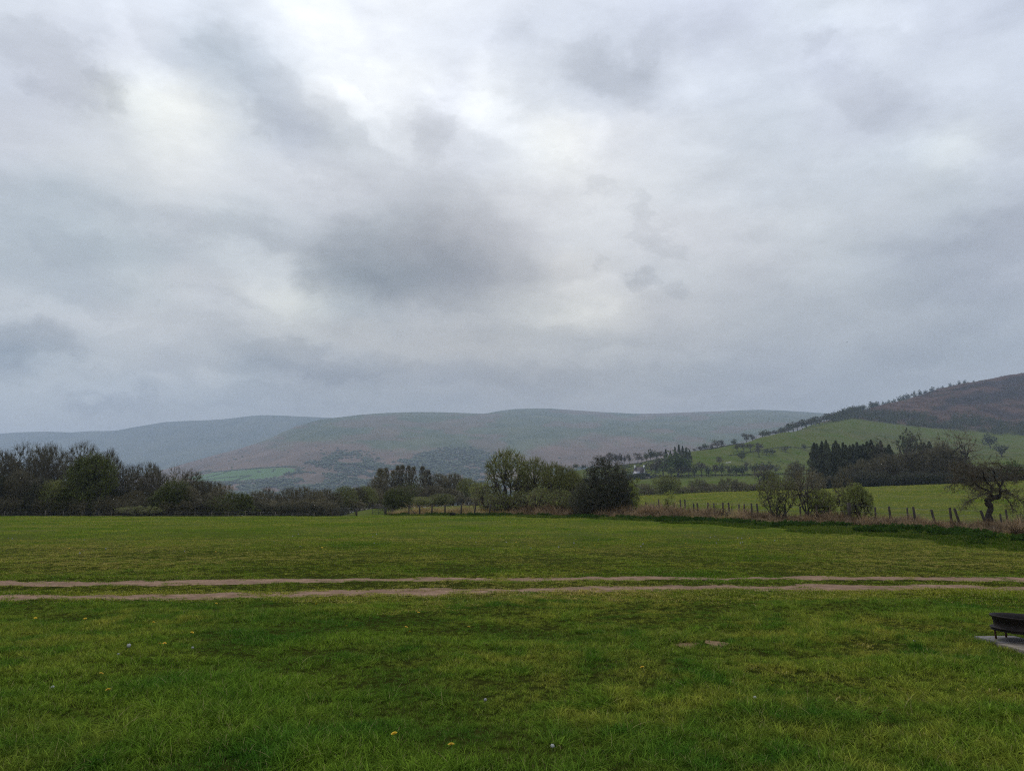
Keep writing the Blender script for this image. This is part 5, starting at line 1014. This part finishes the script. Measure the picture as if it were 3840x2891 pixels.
# ------------------------------------------------------------------ fences and gates
def fence_post(b, px, Y, top, lean=0.0, r=.055, dy=0.0, square=False):
    X = a_of(px) * Y; zb = gz(X, Y) - .25; zt = EYE + e_of(top) * Y; dx = lean / F * Y
    P = [(X, Y + dy, zb), (X + dx * .5, Y, (zb + zt) / 2), (X + dx, Y - dy, zt)]
    if square: b.box((X, Y, (zb + zt) / 2), (r * 2, r * 2, zt - zb))
    else: b.tube(P, [r * 1.05, r, r * .95], 9)
    return Vector((X + dx, Y - dy, zt)), Vector((X, Y, gz(X, Y)))
def fence(label, posts, Yfun, mat, wires=(.25, .6, .92), r=.055, wire=True, sag=.02, tagw='wire'):
    x0, t0 = posts[0][:2]; Y0 = Yfun(x0); X0 = a_of(x0) * Y0
    root = empty('post_and_wire_fence', (X0, Y0, gz(X0, Y0))); tag(root, label, 'fence'); inv = Vector(root.location)
    ends = []
    for p in posts:
        px, top = p[:2]; lean = p[2] if len(p) > 2 else 0; b = MB(); T, B = fence_post(b, px, Yfun(px), top, lean, (p[3] if len(p) > 3 else r)); o = b.build('post', M[mat], root)
        o.location = -inv; ends.append((T, B))
    if wire:
        for h in wires:
            b = MB()
            for (T1, B1), (T2, B2) in zip(ends[:-1], ends[1:]):
                a1 = B1.lerp(T1, h); a2 = B2.lerp(T2, h); n = 6; b.tube([a1.lerp(a2, i / n) - Vector((0, 0, sag * 4 * (i / n) * (1 - i / n))) + Vector((0, -.06, 0)) for i in range(n + 1)], .006, 4, False)
            o = b.build('wire', M['wire'], root); o.location = -inv
    return root
fence('weathered grey post and wire fence along the foot of the left wood', [(-140, 1914), (-60, 1915), (20, 1916), (100, 1917), (173, 1914, 0, .07), (240, 1917), (310, 1917), (373, 1916), (422, 1916), (500, 1917), (580, 1917), (658, 1916), (733, 1917), (796, 1917), (859, 1918), (922, 1914, 0, .08), (978, 1918), (1034, 1919, 0, .08), (1100, 1921), (1180, 1921)], lambda x: 113.2, 'wood_post', r=.05)
yfn = lambda x: float(Yat(YF, a_of(x)))
fence('leaning post and wire fence in front of the dead grass and gold bank', [(1534, 1892, 0, .085), (1574, 1892), (1620, 1892), (1669, 1892), (1728, 1892, 3), (1778, 1887, 6), (1834, 1890, 5)], lambda x: float(Yat(YG, a_of(x))) - .8, 'wood_dark', r=.10)
fence('nearer line of weathered leaning fence posts in the dead grass at the right', [(2528, 1884), (2601, 1886), (2622, 1886, -8), (2711, 1884), (2736, 1884, -4), (2818, 1886), (2844, 1888, -6), (2914, 1890), (2943, 1888, 0, .08), (3061, 1894, 0, .075), (3184, 1884, 0, .14), (3338, 1898, -5), (3430, 1900, -6), (3505, 1911, -14), (3564, 1903, -3, .085), (3600, 1906, -22), (3700, 1914, -24), (3748, 1926, 0, .06), (3900, 1925)], lambda x: yfn(x), 'wood_dark', wire=True, r=.085)
fence('farther line of short fence posts behind the dead grass at the right', [(2422, 1882), (2470, 1871), (2554, 1873, -3), (2569, 1872), (2654, 1884, 1), (2677, 1886), (2771, 1890), (2791, 1889), (3000, 1898), (3281, 1901), (3401, 1902, 0, .07), (3775, 1910, -5, .07)], lambda x: yfn(x) + 6.5, 'wood_dark', r=.085)
fence('distant short post and wire row left of the tall willow', [(1760, 1884), (1775, 1879), (1800, 1886), (1878, 1884)], lambda x: 128.0, 'wood_dark', wires=(.9,))
fence('line of close set posts running beyond the far gate', [(1409, 1886), (1413, 1888), (1418, 1889), (1423, 1889), (1428, 1890), (1433, 1890), (1438, 1891), (1443, 1892), (1448, 1890)], lambda x: 150 - (x - 1409) * .7, 'wood_post', wires=(.9,), r=.06)
b = MB(); Yb = float(Yat(YG, a_of(1534))) - .8; X1 = a_of(1536) * Yb; X2 = a_of(1562) * Yb; b.tube([(X1, Yb, gz(X1, Yb) + .95), (X2, Yb + .1, gz(X2, Yb) + .0)], .045, 8)
tag(b.build('brace_strut', M['wood_dark']), 'slanting timber strut propping the first thick post by the gold bank', 'strut')

def field_gate(label, xa, xb, Y, bot, top_a, top_b, posts=True, dy=0.0, mat='galv', bars=5, gap=(0.0, 0.0)):
    A, B = a_of(xa) * Y, a_of(xb) * (Y + dy); za = gz(A, Y); root = empty('field_gate', (A, Y, za)); tag(root, label, 'gate')
    loc = lambda p: (p[0] - A, p[1] - Y, p[2] - za); Y2 = Y + dy
    if posts:
        for X, YY_, tp, rr_ in ((A, Y, top_a, .11), (B, Y2, top_b, .13)):
            zt = EYE + e_of(tp) * YY_; b = MB(); b.tube([loc((X, YY_, gz(X, YY_) - .3)), loc((X, YY_, zt))], rr_, 10); b.build('gate_post', M['wood_dark'], root)
    h = 1.12; b = MB(); g1 = .18
    xa_, xb_ = A + g1 * (1 if B > A else -1), B - g1 * (1 if B > A else -1)
    pa = lambda t, z_: loc((xa_ + (xb_ - xa_) * t, Y + (Y2 - Y) * t, za + (gz(B, Y2) - za) * t + z_))
    for k in range(bars):
        z_ = .15 + (h - .15) * (k / (bars - 1)) ** .85
        b.tube([pa(0, z_), pa(1, z_)], .028 if k in (0, bars - 1) else .022, 6)
    o = b.build('gate_bars', M[mat], root)
    b = MB()
    for t in (0, 1, .5): b.tube([pa(t, .15), pa(t, h)], .028, 6)
    b.build('gate_stiles', M[mat], root)
    b = MB(); b.tube([pa(.5, .16), pa(0, h)], .020, 6); b.tube([pa(.5, h), pa(1, .16)], .020, 6); b.build('diagonal_brace', M[mat], root)
    return root
field_gate('closed metal five bar gate between two dark posts, left of the hawthorn', 1249, 1338, 112.5, 1936, 1918, 1909)
field_gate('open field gate swung back beside the hawthorn', 1447, 1392, 112.5, 1934, 1904, 1915, dy=4.0, posts=False)
field_gate('narrow wooden side gate under the hawthorn', 1446, 1472, 112.6, 1934, 1903, 1908, mat='wood_dark')
field_gate('small wooden wicket gate standing farther back at the wood edge', 1384, 1401, 150, 1910, 1884, 1883, mat='wood_dark', bars=4)

# ------------------------------------------------------------------ fire pit on its slabs, small barbecue
def slab(label, x0, x1, y0, y1, zt, mat, rz):
    cx, cy = (x0 + x1) / 2, (y0 + y1) / 2; import bmesh
    bm = bmesh.new(); bmesh.ops.create_cube(bm, size=1.0, matrix=Matrix.Diagonal((x1 - x0, y1 - y0, .05, 1))); bmesh.ops.bevel(bm, geom=bm.edges[:], offset=.006, segments=2, affect='EDGES')
    me = bpy.data.meshes.new('paving_slab'); bm.to_mesh(me); bm.free(); me.materials.append(M[mat]); o = link(bpy.data.objects.new('paving_slab', me)); o.location = (cx, cy, zt - .025); o.rotation_euler = (0, 0, rz); return tag(o, label, 'paving slab', 'slabs under the fire pit')
zs = gz(5.63, 9.0) + .030
slab('pale grey paving slab under the fire pit', 5.42, 5.90, 8.93, 9.38, zs, 'slab_grey', R(3))
slab('tan weathered paving slab nearer than the grey one', 5.40, 5.88, 8.46, 8.915, zs - .004, 'slab_tan', R(3))
slab('pale paving slab at the picture edge beside the tan one', 5.885, 6.35, 8.48, 8.92, zs - .006, 'slab_grey', R(3))
def fire_pit():
    cx, cy = 5.775, 9.03; root = empty('fire_pit', (cx, cy, zs)); tag(root, 'black steel wheel rim fire pit on thin rusty legs over paving slabs', 'fire pit')
    Rr = .318; H = .268
    b = MB(); b.lathe([(Rr - .012, H - .012), (Rr, H), (Rr + .006, H - .006), (Rr + .004, H - .016), (Rr - .016, H - .028), (Rr - .020, H - .060), (Rr - .030, H - .064), (Rr - .032, H - .10), (Rr - .036, H - .125), (Rr - .022, H - .135)], 64)
    b.lathe([(Rr - .012, H - .012), (Rr - .034, H - .030), (Rr - .045, H - .060), (Rr - .052, H - .128), (.12, H - .14), (.001, H - .142)], 64); o = b.build('bowl', M['iron'], root, True)
    b = MB(); b.lathe([(Rr - .024, H - .135), (Rr - .008, H - .128), (Rr + .006, H - .132), (Rr + .007, H - .142), (Rr - .010, H - .150), (Rr - .012, H - .158), (Rr + .002, H - .164), (Rr - .02, H - .170), (.16, H - .178), (.001, H - .180)], 64); b.build('rim_flange', M['iron'], root, True)
    b = MB(); r = g(6)
    for _ in range(60):
        t = r.uniform(0, 2 * PI); q = .24 * math.sqrt(r.uniform(0, 1)); b.box((q * math.cos(t), q * math.sin(t), H - .125 + r.uniform(0, .02)), (.05 * r.uniform(.5, 1.3), .03, .025), r.uniform(0, 3))
    b.build('ash', plain('ash', (0.03, 0.028, 0.027), (0.10, 0.095, 0.09), 30, 0.95, 0.1), root)
    for (lx, ly) in ((5.50 - cx, 9.085 - cy), (5.73 - cx, 9.27 - cy), (6.0 - cx, 9.12 - cy), (5.83 - cx, 8.80 - cy)):
        b = MB(); b.tube([(lx, ly, 0.0), (lx * 1.04, ly * 1.04, H - .15)], .011, 8); o = b.build('leg', M['rust'], root)
    root.rotation_euler = (0, R(2.4), 0)
fire_pit()
def barbecue():
    Yb = 88.0; X = a_of(1698) * Yb; zb = gz(X, Yb); root = empty('barbecue', (X, Yb, zb)); tag(root, 'small black barbecue trough on thin legs alone in the far meadow', 'barbecue')
    b = MB(); z0, z1 = .24, .50
    V = [(-.28, -.13, z0), (.28, -.13, z0), (.28, .13, z0), (-.28, .13, z0), (-.33, -.18, z1), (.33, -.18, z1), (.33, .18, z1), (-.33, .18, z1), (-.31, -.16, z1), (.31, -.16, z1), (.31, .16, z1), (-.31, .16, z1), (-.26, -.11, z0 + .03), (.26, -.11, z0 + .03), (.26, .11, z0 + .03), (-.26, .11, z0 + .03)]
    b.add(V, [(3, 2, 1, 0), (0, 1, 5, 4), (1, 2, 6, 5), (2, 3, 7, 6), (3, 0, 4, 7), (4, 5, 9, 8), (5, 6, 10, 9), (6, 7, 11, 10), (7, 4, 8, 11), (8, 9, 13, 12), (9, 10, 14, 13), (10, 11, 15, 14), (11, 8, 12, 15), (12, 13, 14, 15)]); b.build('fire_box', M['iron'], root)
    for sx in (-1, 1):
        for sy in (-1, 1):
            b = MB(); b.tube([(sx * .30, sy * .13, -.03), (sx * .27, sy * .12, z0 + .01)], .014, 6); b.build('leg', M['iron'], root)
    b = MB(); b.tube([(-.1, -.19, z1 + .02), (-.1, -.19, z1 + .07), (.1, -.19, z1 + .07), (.1, -.19, z1 + .02)], .010, 6); b.build('handle', M['iron'], root)
barbecue()

# ------------------------------------------------------------------ dandelions
def flower_meshes():
    r = g(9); b = MB(); n = 26; V = []; Fc = []
    for ring, (rad, zz, cnt) in enumerate(((.021, .002, 18), (.016, .006, 15), (.010, .009, 10))):
        for k_ in range(cnt):
            t = 2 * PI * k_ / cnt + ring; ct_, st_ = math.cos(t), math.sin(t); i = len(V); w = .0032
            V += [(0 - st_ * w * .4, ct_ * w * .4, zz * .5), (rad * ct_ - st_ * w, rad * st_ + ct_ * w, zz), (rad * 1.05 * ct_, rad * 1.05 * st_, zz), (rad * ct_ + st_ * w, rad * st_ - ct_ * w, zz), (st_ * w * .4, -ct_ * w * .4, zz * .5)]; Fc.append([i + q for q in range(5)])
    head = mesh_np('flower_head', V, [np.array(Fc)], [M['petal_yellow']])
    s = MB().tube([(0, 0, -.002), (.004, .002, -.05), (0, 0, -.11)], .0018, 5); stem = mesh_np('stem', np.concatenate(s.v), [np.array(v) for v in s.f.values()], [M['stem_green']])
    v2, f2 = clumps(np.array([[0, 0, 0.]]), np.array([.018]), r, 1.0, ICO2, .12); clock = mesh_np('seed_head', v2, [f2], [M['seed_white']])
    return head, stem, clock
FH, FS, FC = flower_meshes()
def flower(px, py, label, group, white=False, s=1.0, raise_=.07):
    e = e_of(py); Y = -(EYE - raise_) / e; X = a_of(px, py) * Y; zg = gz(X, Y); o = empty('dandelion_clock' if white else 'dandelion', (X, Y, zg + raise_ * s)); o.scale = (s, s, s); o.rotation_euler = (rt.uniform(-.3, .3), rt.uniform(-.3, .3), rt.uniform(0, 6)); tag(o, label, 'flower', group)
    link(bpy.data.objects.new('seed_head' if white else 'flower_head', FC if white else FH), o); link(bpy.data.objects.new('stem', FS), o)
near_y = [(599, 2413), (617, 2412), (380, 2518), (406, 2571), (721, 2370), (1562, 2291), (1570, 2294), (1523, 2342), (1537, 2357), (1300, 2340), (1758, 2341), (2408, 2497), (1478, 2743), (812, 2254), (1186, 2261), (133, 2318), (320, 2313), (618, 2135), (1760, 2094), (1766, 2093), (1692, 2780), (576, 2328)]
LB = ['left one of the close pair of yellow dandelions in the left foreground', 'right one of the close pair of yellow dandelions in the left foreground', 'bent yellow dandelion below the close pair at left', 'small orange yellow dandelion nearest the left foreground', 'yellow dandelion right of the close pair at left', 'left one of two touching dandelions just below the track at the centre', 'right one of two touching dandelions just below the track at the centre', 'roundest yellow dandelion left of centre below the track', 'faint dandelion just below the roundest one', 'yellow dandelion between the left pair and the centre flowers', 'dandelion alone right of the roundest one', 'lone yellow dandelion in the right centre foreground', 'yellow dandelion nearest the camera, left of centre', 'small yellow dandelion touching the track edge at left', 'flattened yellow dandelion just below the track', 'faint dandelion at far left below the track', 'pale dandelion at left under the track', 'single yellow dandelion between the left wood and the track', 'left one of the dandelion pair in the middle meadow', 'right one of the dandelion pair in the middle meadow', 'orange dandelion low in the centre foreground', 'pale yellow bud above the left foreground pair']
for (x, y), l in zip(near_y, LB): flower(x, y, l, 'dandelions near the camera', s=1.0 if y > 2300 else .95)
near_w = [(483, 2422), (444, 2442), (723, 2420), (199, 2559), (2830, 2592), (1820, 2596), (3427, 2387), (2072, 2770)]
LW = ['largest white seed head in the left foreground', 'white seed head just left of the largest one', 'white seed head right of the yellow pair at left', 'white seed head beside a dry stalk at far left', 'white speck of a seed head right of the lone dandelion', 'small white seed head in the centre foreground', 'white seed head left of the fire pit', 'pale seed head low in the centre foreground']
for (x, y), l in zip(near_w, LW): flower(x, y, l, 'white seed heads in the grass', True, .7 if l != LW[0] else 1.15)
rf = random.Random(21)
for i in range(96):
    if i < 40: x, y = rf.gauss(2150, 320), rf.uniform(1965, 2060)
    elif i < 62: x, y = rf.gauss(2800, 160), rf.uniform(2010, 2040)
    else: x, y = rf.uniform(20, 1500), rf.uniform(1942, 2080)
    if y < 1945 + max(0, x - 2400) * .12: continue
    wh = rf.random() < .45; ar = ['far left meadow under the wood', 'meadow left of the gates', 'far meadow in front of the gold bank', 'far meadow below the dark bush', 'right meadow below the leaning posts'][0 if x < 600 else 1 if x < 1200 else 2 if x < 1900 else 3 if x < 2500 else 4]
    flower(x, y, 'tiny %s speck scattered in the %s' % ('white seed head' if wh else 'yellow dandelion', ar), '%s specks in the %s' % ('white' if wh else 'yellow', ar), wh, rf.uniform(.9, 1.5), .09)

# ------------------------------------------------------------------ farm
def farm():
    Yh = 606.0; zb = at(2405, 1796, Yh).z; s = Yh / F
    def X(px): return a_of(px, 1780) * Yh
    # farmhouse: long roof, white gables with chimneys at both ends
    c = Vector((X(2406), Yh + 10, zb)); root = empty('farmhouse', c, R(-24)); tag(root, 'white gabled farmhouse with dark roof and chimneys at both ends', 'house')
    Lh, Wd, He, Hr = 8.2, 6.2, 5.2, 9.6
    b = MB(); V = [(-Lh / 2, -Wd / 2, -2), (-Lh / 2, Wd / 2, -2), (-Lh / 2, Wd / 2, He), (-Lh / 2, 0, Hr), (-Lh / 2, -Wd / 2, He)]; V2 = [(-x, y, z_) for x, y, z_ in V]
    b.add(V + V2, [(4, 3, 2, 1, 0), (5, 6, 7, 8, 9), (0, 5, 9, 4), (1, 2, 7, 6)]); b.build('wall', M['render_white'], root)
    b = MB(); oh = .35
    for sy in (-1, 1):
        y0, z0 = sy * (Wd / 2 + .3), He - .35; V = [(-Lh / 2 - oh * .3, y0, z0), (Lh / 2 + oh * .3, y0, z0), (Lh / 2 + oh * .3, 0, Hr + .15), (-Lh / 2 - oh * .3, 0, Hr + .15)]; Vb = [(x, y, z_ - .14) for x, y, z_ in V]
        b.add(V + Vb, [(0, 1, 2, 3), (7, 6, 5, 4), (0, 4, 5, 1), (1, 5, 6, 2), (3, 7, 4, 0), (2, 6, 7, 3)])
    rf_ = b.build('roof', M['roof_dark'], root)
    for sx in (-1, 1):
        b = MB(); b.box((sx * (Lh / 2 - .45), 0, Hr + .35), (1.0, 1.5, 2.4)); b.box((sx * (Lh / 2 - .45), 0, Hr + 1.62), (1.15, 1.65, .14)); b.build('chimney', M['render_white'], rf_)
    for wx in (-2.2, 0.2, 2.5):
        b = MB(); b.box((wx, -Wd / 2 - .02, 3.5), (.9, .08, 1.1)); b.build('window', M['window'], root)
    c = Vector((X(2391), Yh + 4.5, zb)); root = empty('outbuilding', c, R(-24)); tag(root, 'slate roofed lean to extension below the left gable of the farmhouse', 'outbuilding')
    b = MB(); b.box((0, 0, 1.0), (5.2, 3.4, 6.0)); b.build('wall', M['render_white'], root)
    b = MB(); V = [(-2.8, -2.0, 3.9), (2.8, -2.0, 3.9), (2.4, 1.9, 6.4), (-2.4, 1.9, 6.4)]; b.add(V + [(x, y, z_ - .15) for x, y, z_ in V], [(0, 1, 2, 3), (7, 6, 5, 4), (0, 4, 5, 1), (1, 5, 6, 2), (3, 7, 4, 0), (2, 6, 7, 3)]); b.build('roof', M['slate'], root)
    c = Vector((X(2408), Yh - 3, zb)); root = empty('barn', c, R(0)); tag(root, 'low wide dark barn with a shallow pale tin roof in front of the farmhouse', 'barn')
    w = 5.1
    b = MB(); b.add([(-w, -2, 1.7), (w, -2, 1.7), (w, -2, 3.6), (0, -2, 4.55), (-w, -2, 3.6), (-w, 4, 1.7), (w, 4, 1.7), (w, 4, 3.6), (0, 4, 4.55), (-w, 4, 3.6)], [(0, 1, 2, 3, 4), (9, 8, 7, 6, 5), (0, 4, 9, 5), (1, 6, 7, 2), (0, 5, 6, 1)]); b.build('cladding', M['barn_dark'], root)
    b = MB()
    for sx in (-1, 1):
        V = [(0, -2.4, 4.72), (sx * (w + .35), -2.4, 3.72), (sx * (w + .35), 4.4, 3.72), (0, 4.4, 4.72)]; b.add(V + [(x, y, z_ - .12) for x, y, z_ in V], [(0, 1, 2, 3), (7, 6, 5, 4), (0, 4, 5, 1), (1, 5, 6, 2), (2, 6, 7, 3)])
    b.build('roof', M['tin'], root)
    b = MB(); b.box((0, 1, .2), (2 * w - .1, 6.1, 3.0)); b.build('stone_wall', M['stone'], root)
    for wx, ww in ((-2.6, 1.9), (.8, 1.6), (3.0, .9)):
        b = MB(); b.box((wx, -2.08, .95), (ww, .1, .75)); b.build('opening', M['window'], root)
    c = Vector((X(2372), Yh - 1, zb)); root = empty('garden_wall', c, 0); tag(root, 'pale whitewashed wall left of the barn, half hidden by the dark bush', 'wall'); b = MB(); b.box((0, 0, 1.3), (3.8, .5, 2.6)); b.build('panel', M['render_white'], root); b = MB(); b.box((0, 0, 2.68), (4.0, .62, .16)); b.build('coping', M['stone'], root)
    c = Vector((X(2445), Yh - 1, zb)); root = empty('shed', c, 0); tag(root, 'small shed with a grey sloping roof right of the barn', 'shed'); b = MB(); b.box((0, 0, .6), (4.0, 3, 2.6)); b.build('wall', M['barn_dark'], root)
    b = MB(); V = [(-2.3, -1.8, 2.5), (2.3, -1.8, 1.6), (2.3, 1.8, 1.6), (-2.3, 1.8, 2.5)]; b.add(V + [(x, y, z_ - .1) for x, y, z_ in V], [(0, 1, 2, 3), (7, 6, 5, 4), (0, 4, 5, 1), (1, 5, 6, 2), (3, 7, 4, 0), (2, 6, 7, 3)]); b.build('roof', M['tin'], root)
farm()

# ------------------------------------------------------------------ sheep, molehills, a bird
def sheep_mesh():
    b = MB()
    P = [(-.55, 0, .62), (-.45, 0, .66), (-.2, 0, .68), (.15, 0, .68), (.4, 0, .68), (.5, 0, .72), (.62, 0, .68), (.74, 0, .56), (.80, 0, .50)]; b.tube(P, [.06, .22, .30, .31, .26, .17, .11, .09, .04], 12)
    for x in (-.35, .3):
        for y in (-.13, .13): b.tube([(x, y, .55), (x + .03, y, .28), (x, y, 0)], [.07, .035, .03], 6)
    for y in (-.1, .1): b.tube([(.6, y * .6, .72), (.58, y * 1.8, .68)], [.03, .012], 5)
    return mesh_np('sheep', np.concatenate(b.v), [np.array(v) for v in b.f.values()], [M['wool']], smooth=True)
SH = sheep_mesh()
for i, (px, py) in enumerate([(2725, 1740), (2731, 1738), (2738, 1738), (2457, 1743), (3497, 1598), (3509, 1596)]):
    o = link(bpy.data.objects.new('sheep', SH)); o.location = on_slope(px, py); o.rotation_euler = (0, 0, i * 1.3); o.scale = (1.5,) * 3
    tag(o, ['leftmost white sheep of three under the round bare tree', 'middle white sheep of three under the round bare tree', 'rightmost white sheep of three under the round bare tree', 'lone white sheep on the knoll above the farmhouse', 'left one of two white sheep below the hill wood', 'right one of two white sheep below the hill wood'][i], 'sheep', 'white sheep on the hill fields')
RM = [weed_mesh(g(300 + i), 40, .5, .5, .3) for i in range(2)]
for i, (px, py) in enumerate([(2858, 1735), (2880, 1734), (2886, 1733), (2892, 1736), (2919, 1734), (2925, 1732), (2930, 1731), (2936, 1739), (2953, 1724), (2977, 1738), (2988, 1725), (3013, 1721), (3045, 1709), (2740, 1747), (2768, 1748), (2782, 1746), (2752, 1699), (2772, 1700)]):
    o = link(bpy.data.objects.new('rush_clump', RM[i % 2])); o.location = on_slope(px, py); o.scale = (1.6, 1.6, 1.5); tag(o, 'dark rush clump dotted on the bright hill field, %s from the left' % ORD[i], 'plant', 'rush clumps on the hill field')
b = MB(); b.tube([(-.16, 0, 0), (-.08, 0, .0), (.02, 0, .01), (.10, 0, .01), (.15, 0, 0)], [.01, .04, .055, .04, .012], 8)
bo = b.build('bird', M['feather'], None, True); bo.location = at(3176, 1284, 110); bo.rotation_euler = (0, .2, .6); bo.scale = (.6, .6, .6)
tag(bo, 'tiny dark bird flying alone in the grey sky at the right', 'bird')
for sy in (-1, 1):
    b = MB(); b.add([(.06, 0, .02), (-.06, 0, .02), (-.03, sy * .18, .10), (.05, sy * .16, .10), (-.05, sy * .34, .05), (.0, sy * .33, .055), (.0, 0, .035), (.01, sy * .17, .112)], [(0, 1, 2, 3), (3, 2, 4, 5), (0, 3, 7, 6), (6, 7, 2, 1)]); b.build('wing', M['feather'], bo)

# ------------------------------------------------------------------ haze
hz = MB(); hz.box((0, 5600, 460), (26000, 15400, 1130))
hm = bpy.data.materials.new('haze'); hm.use_nodes = True; hm.node_tree.nodes.clear()
pv = hm.node_tree.nodes.new('ShaderNodeVolumePrincipled'); pv.inputs['Color'].default_value = (0.65, 0.77, 0.99, 1); pv.inputs['Density'].default_value = 1.4e-4; pv.inputs['Anisotropy'].default_value = 0.0
ho = hm.node_tree.nodes.new('ShaderNodeOutputMaterial'); hm.node_tree.links.new(pv.outputs[0], ho.inputs['Volume'])
tag(hz.build('haze', hm), 'thin bluish haze filling the valley air', None, None, 'stuff')
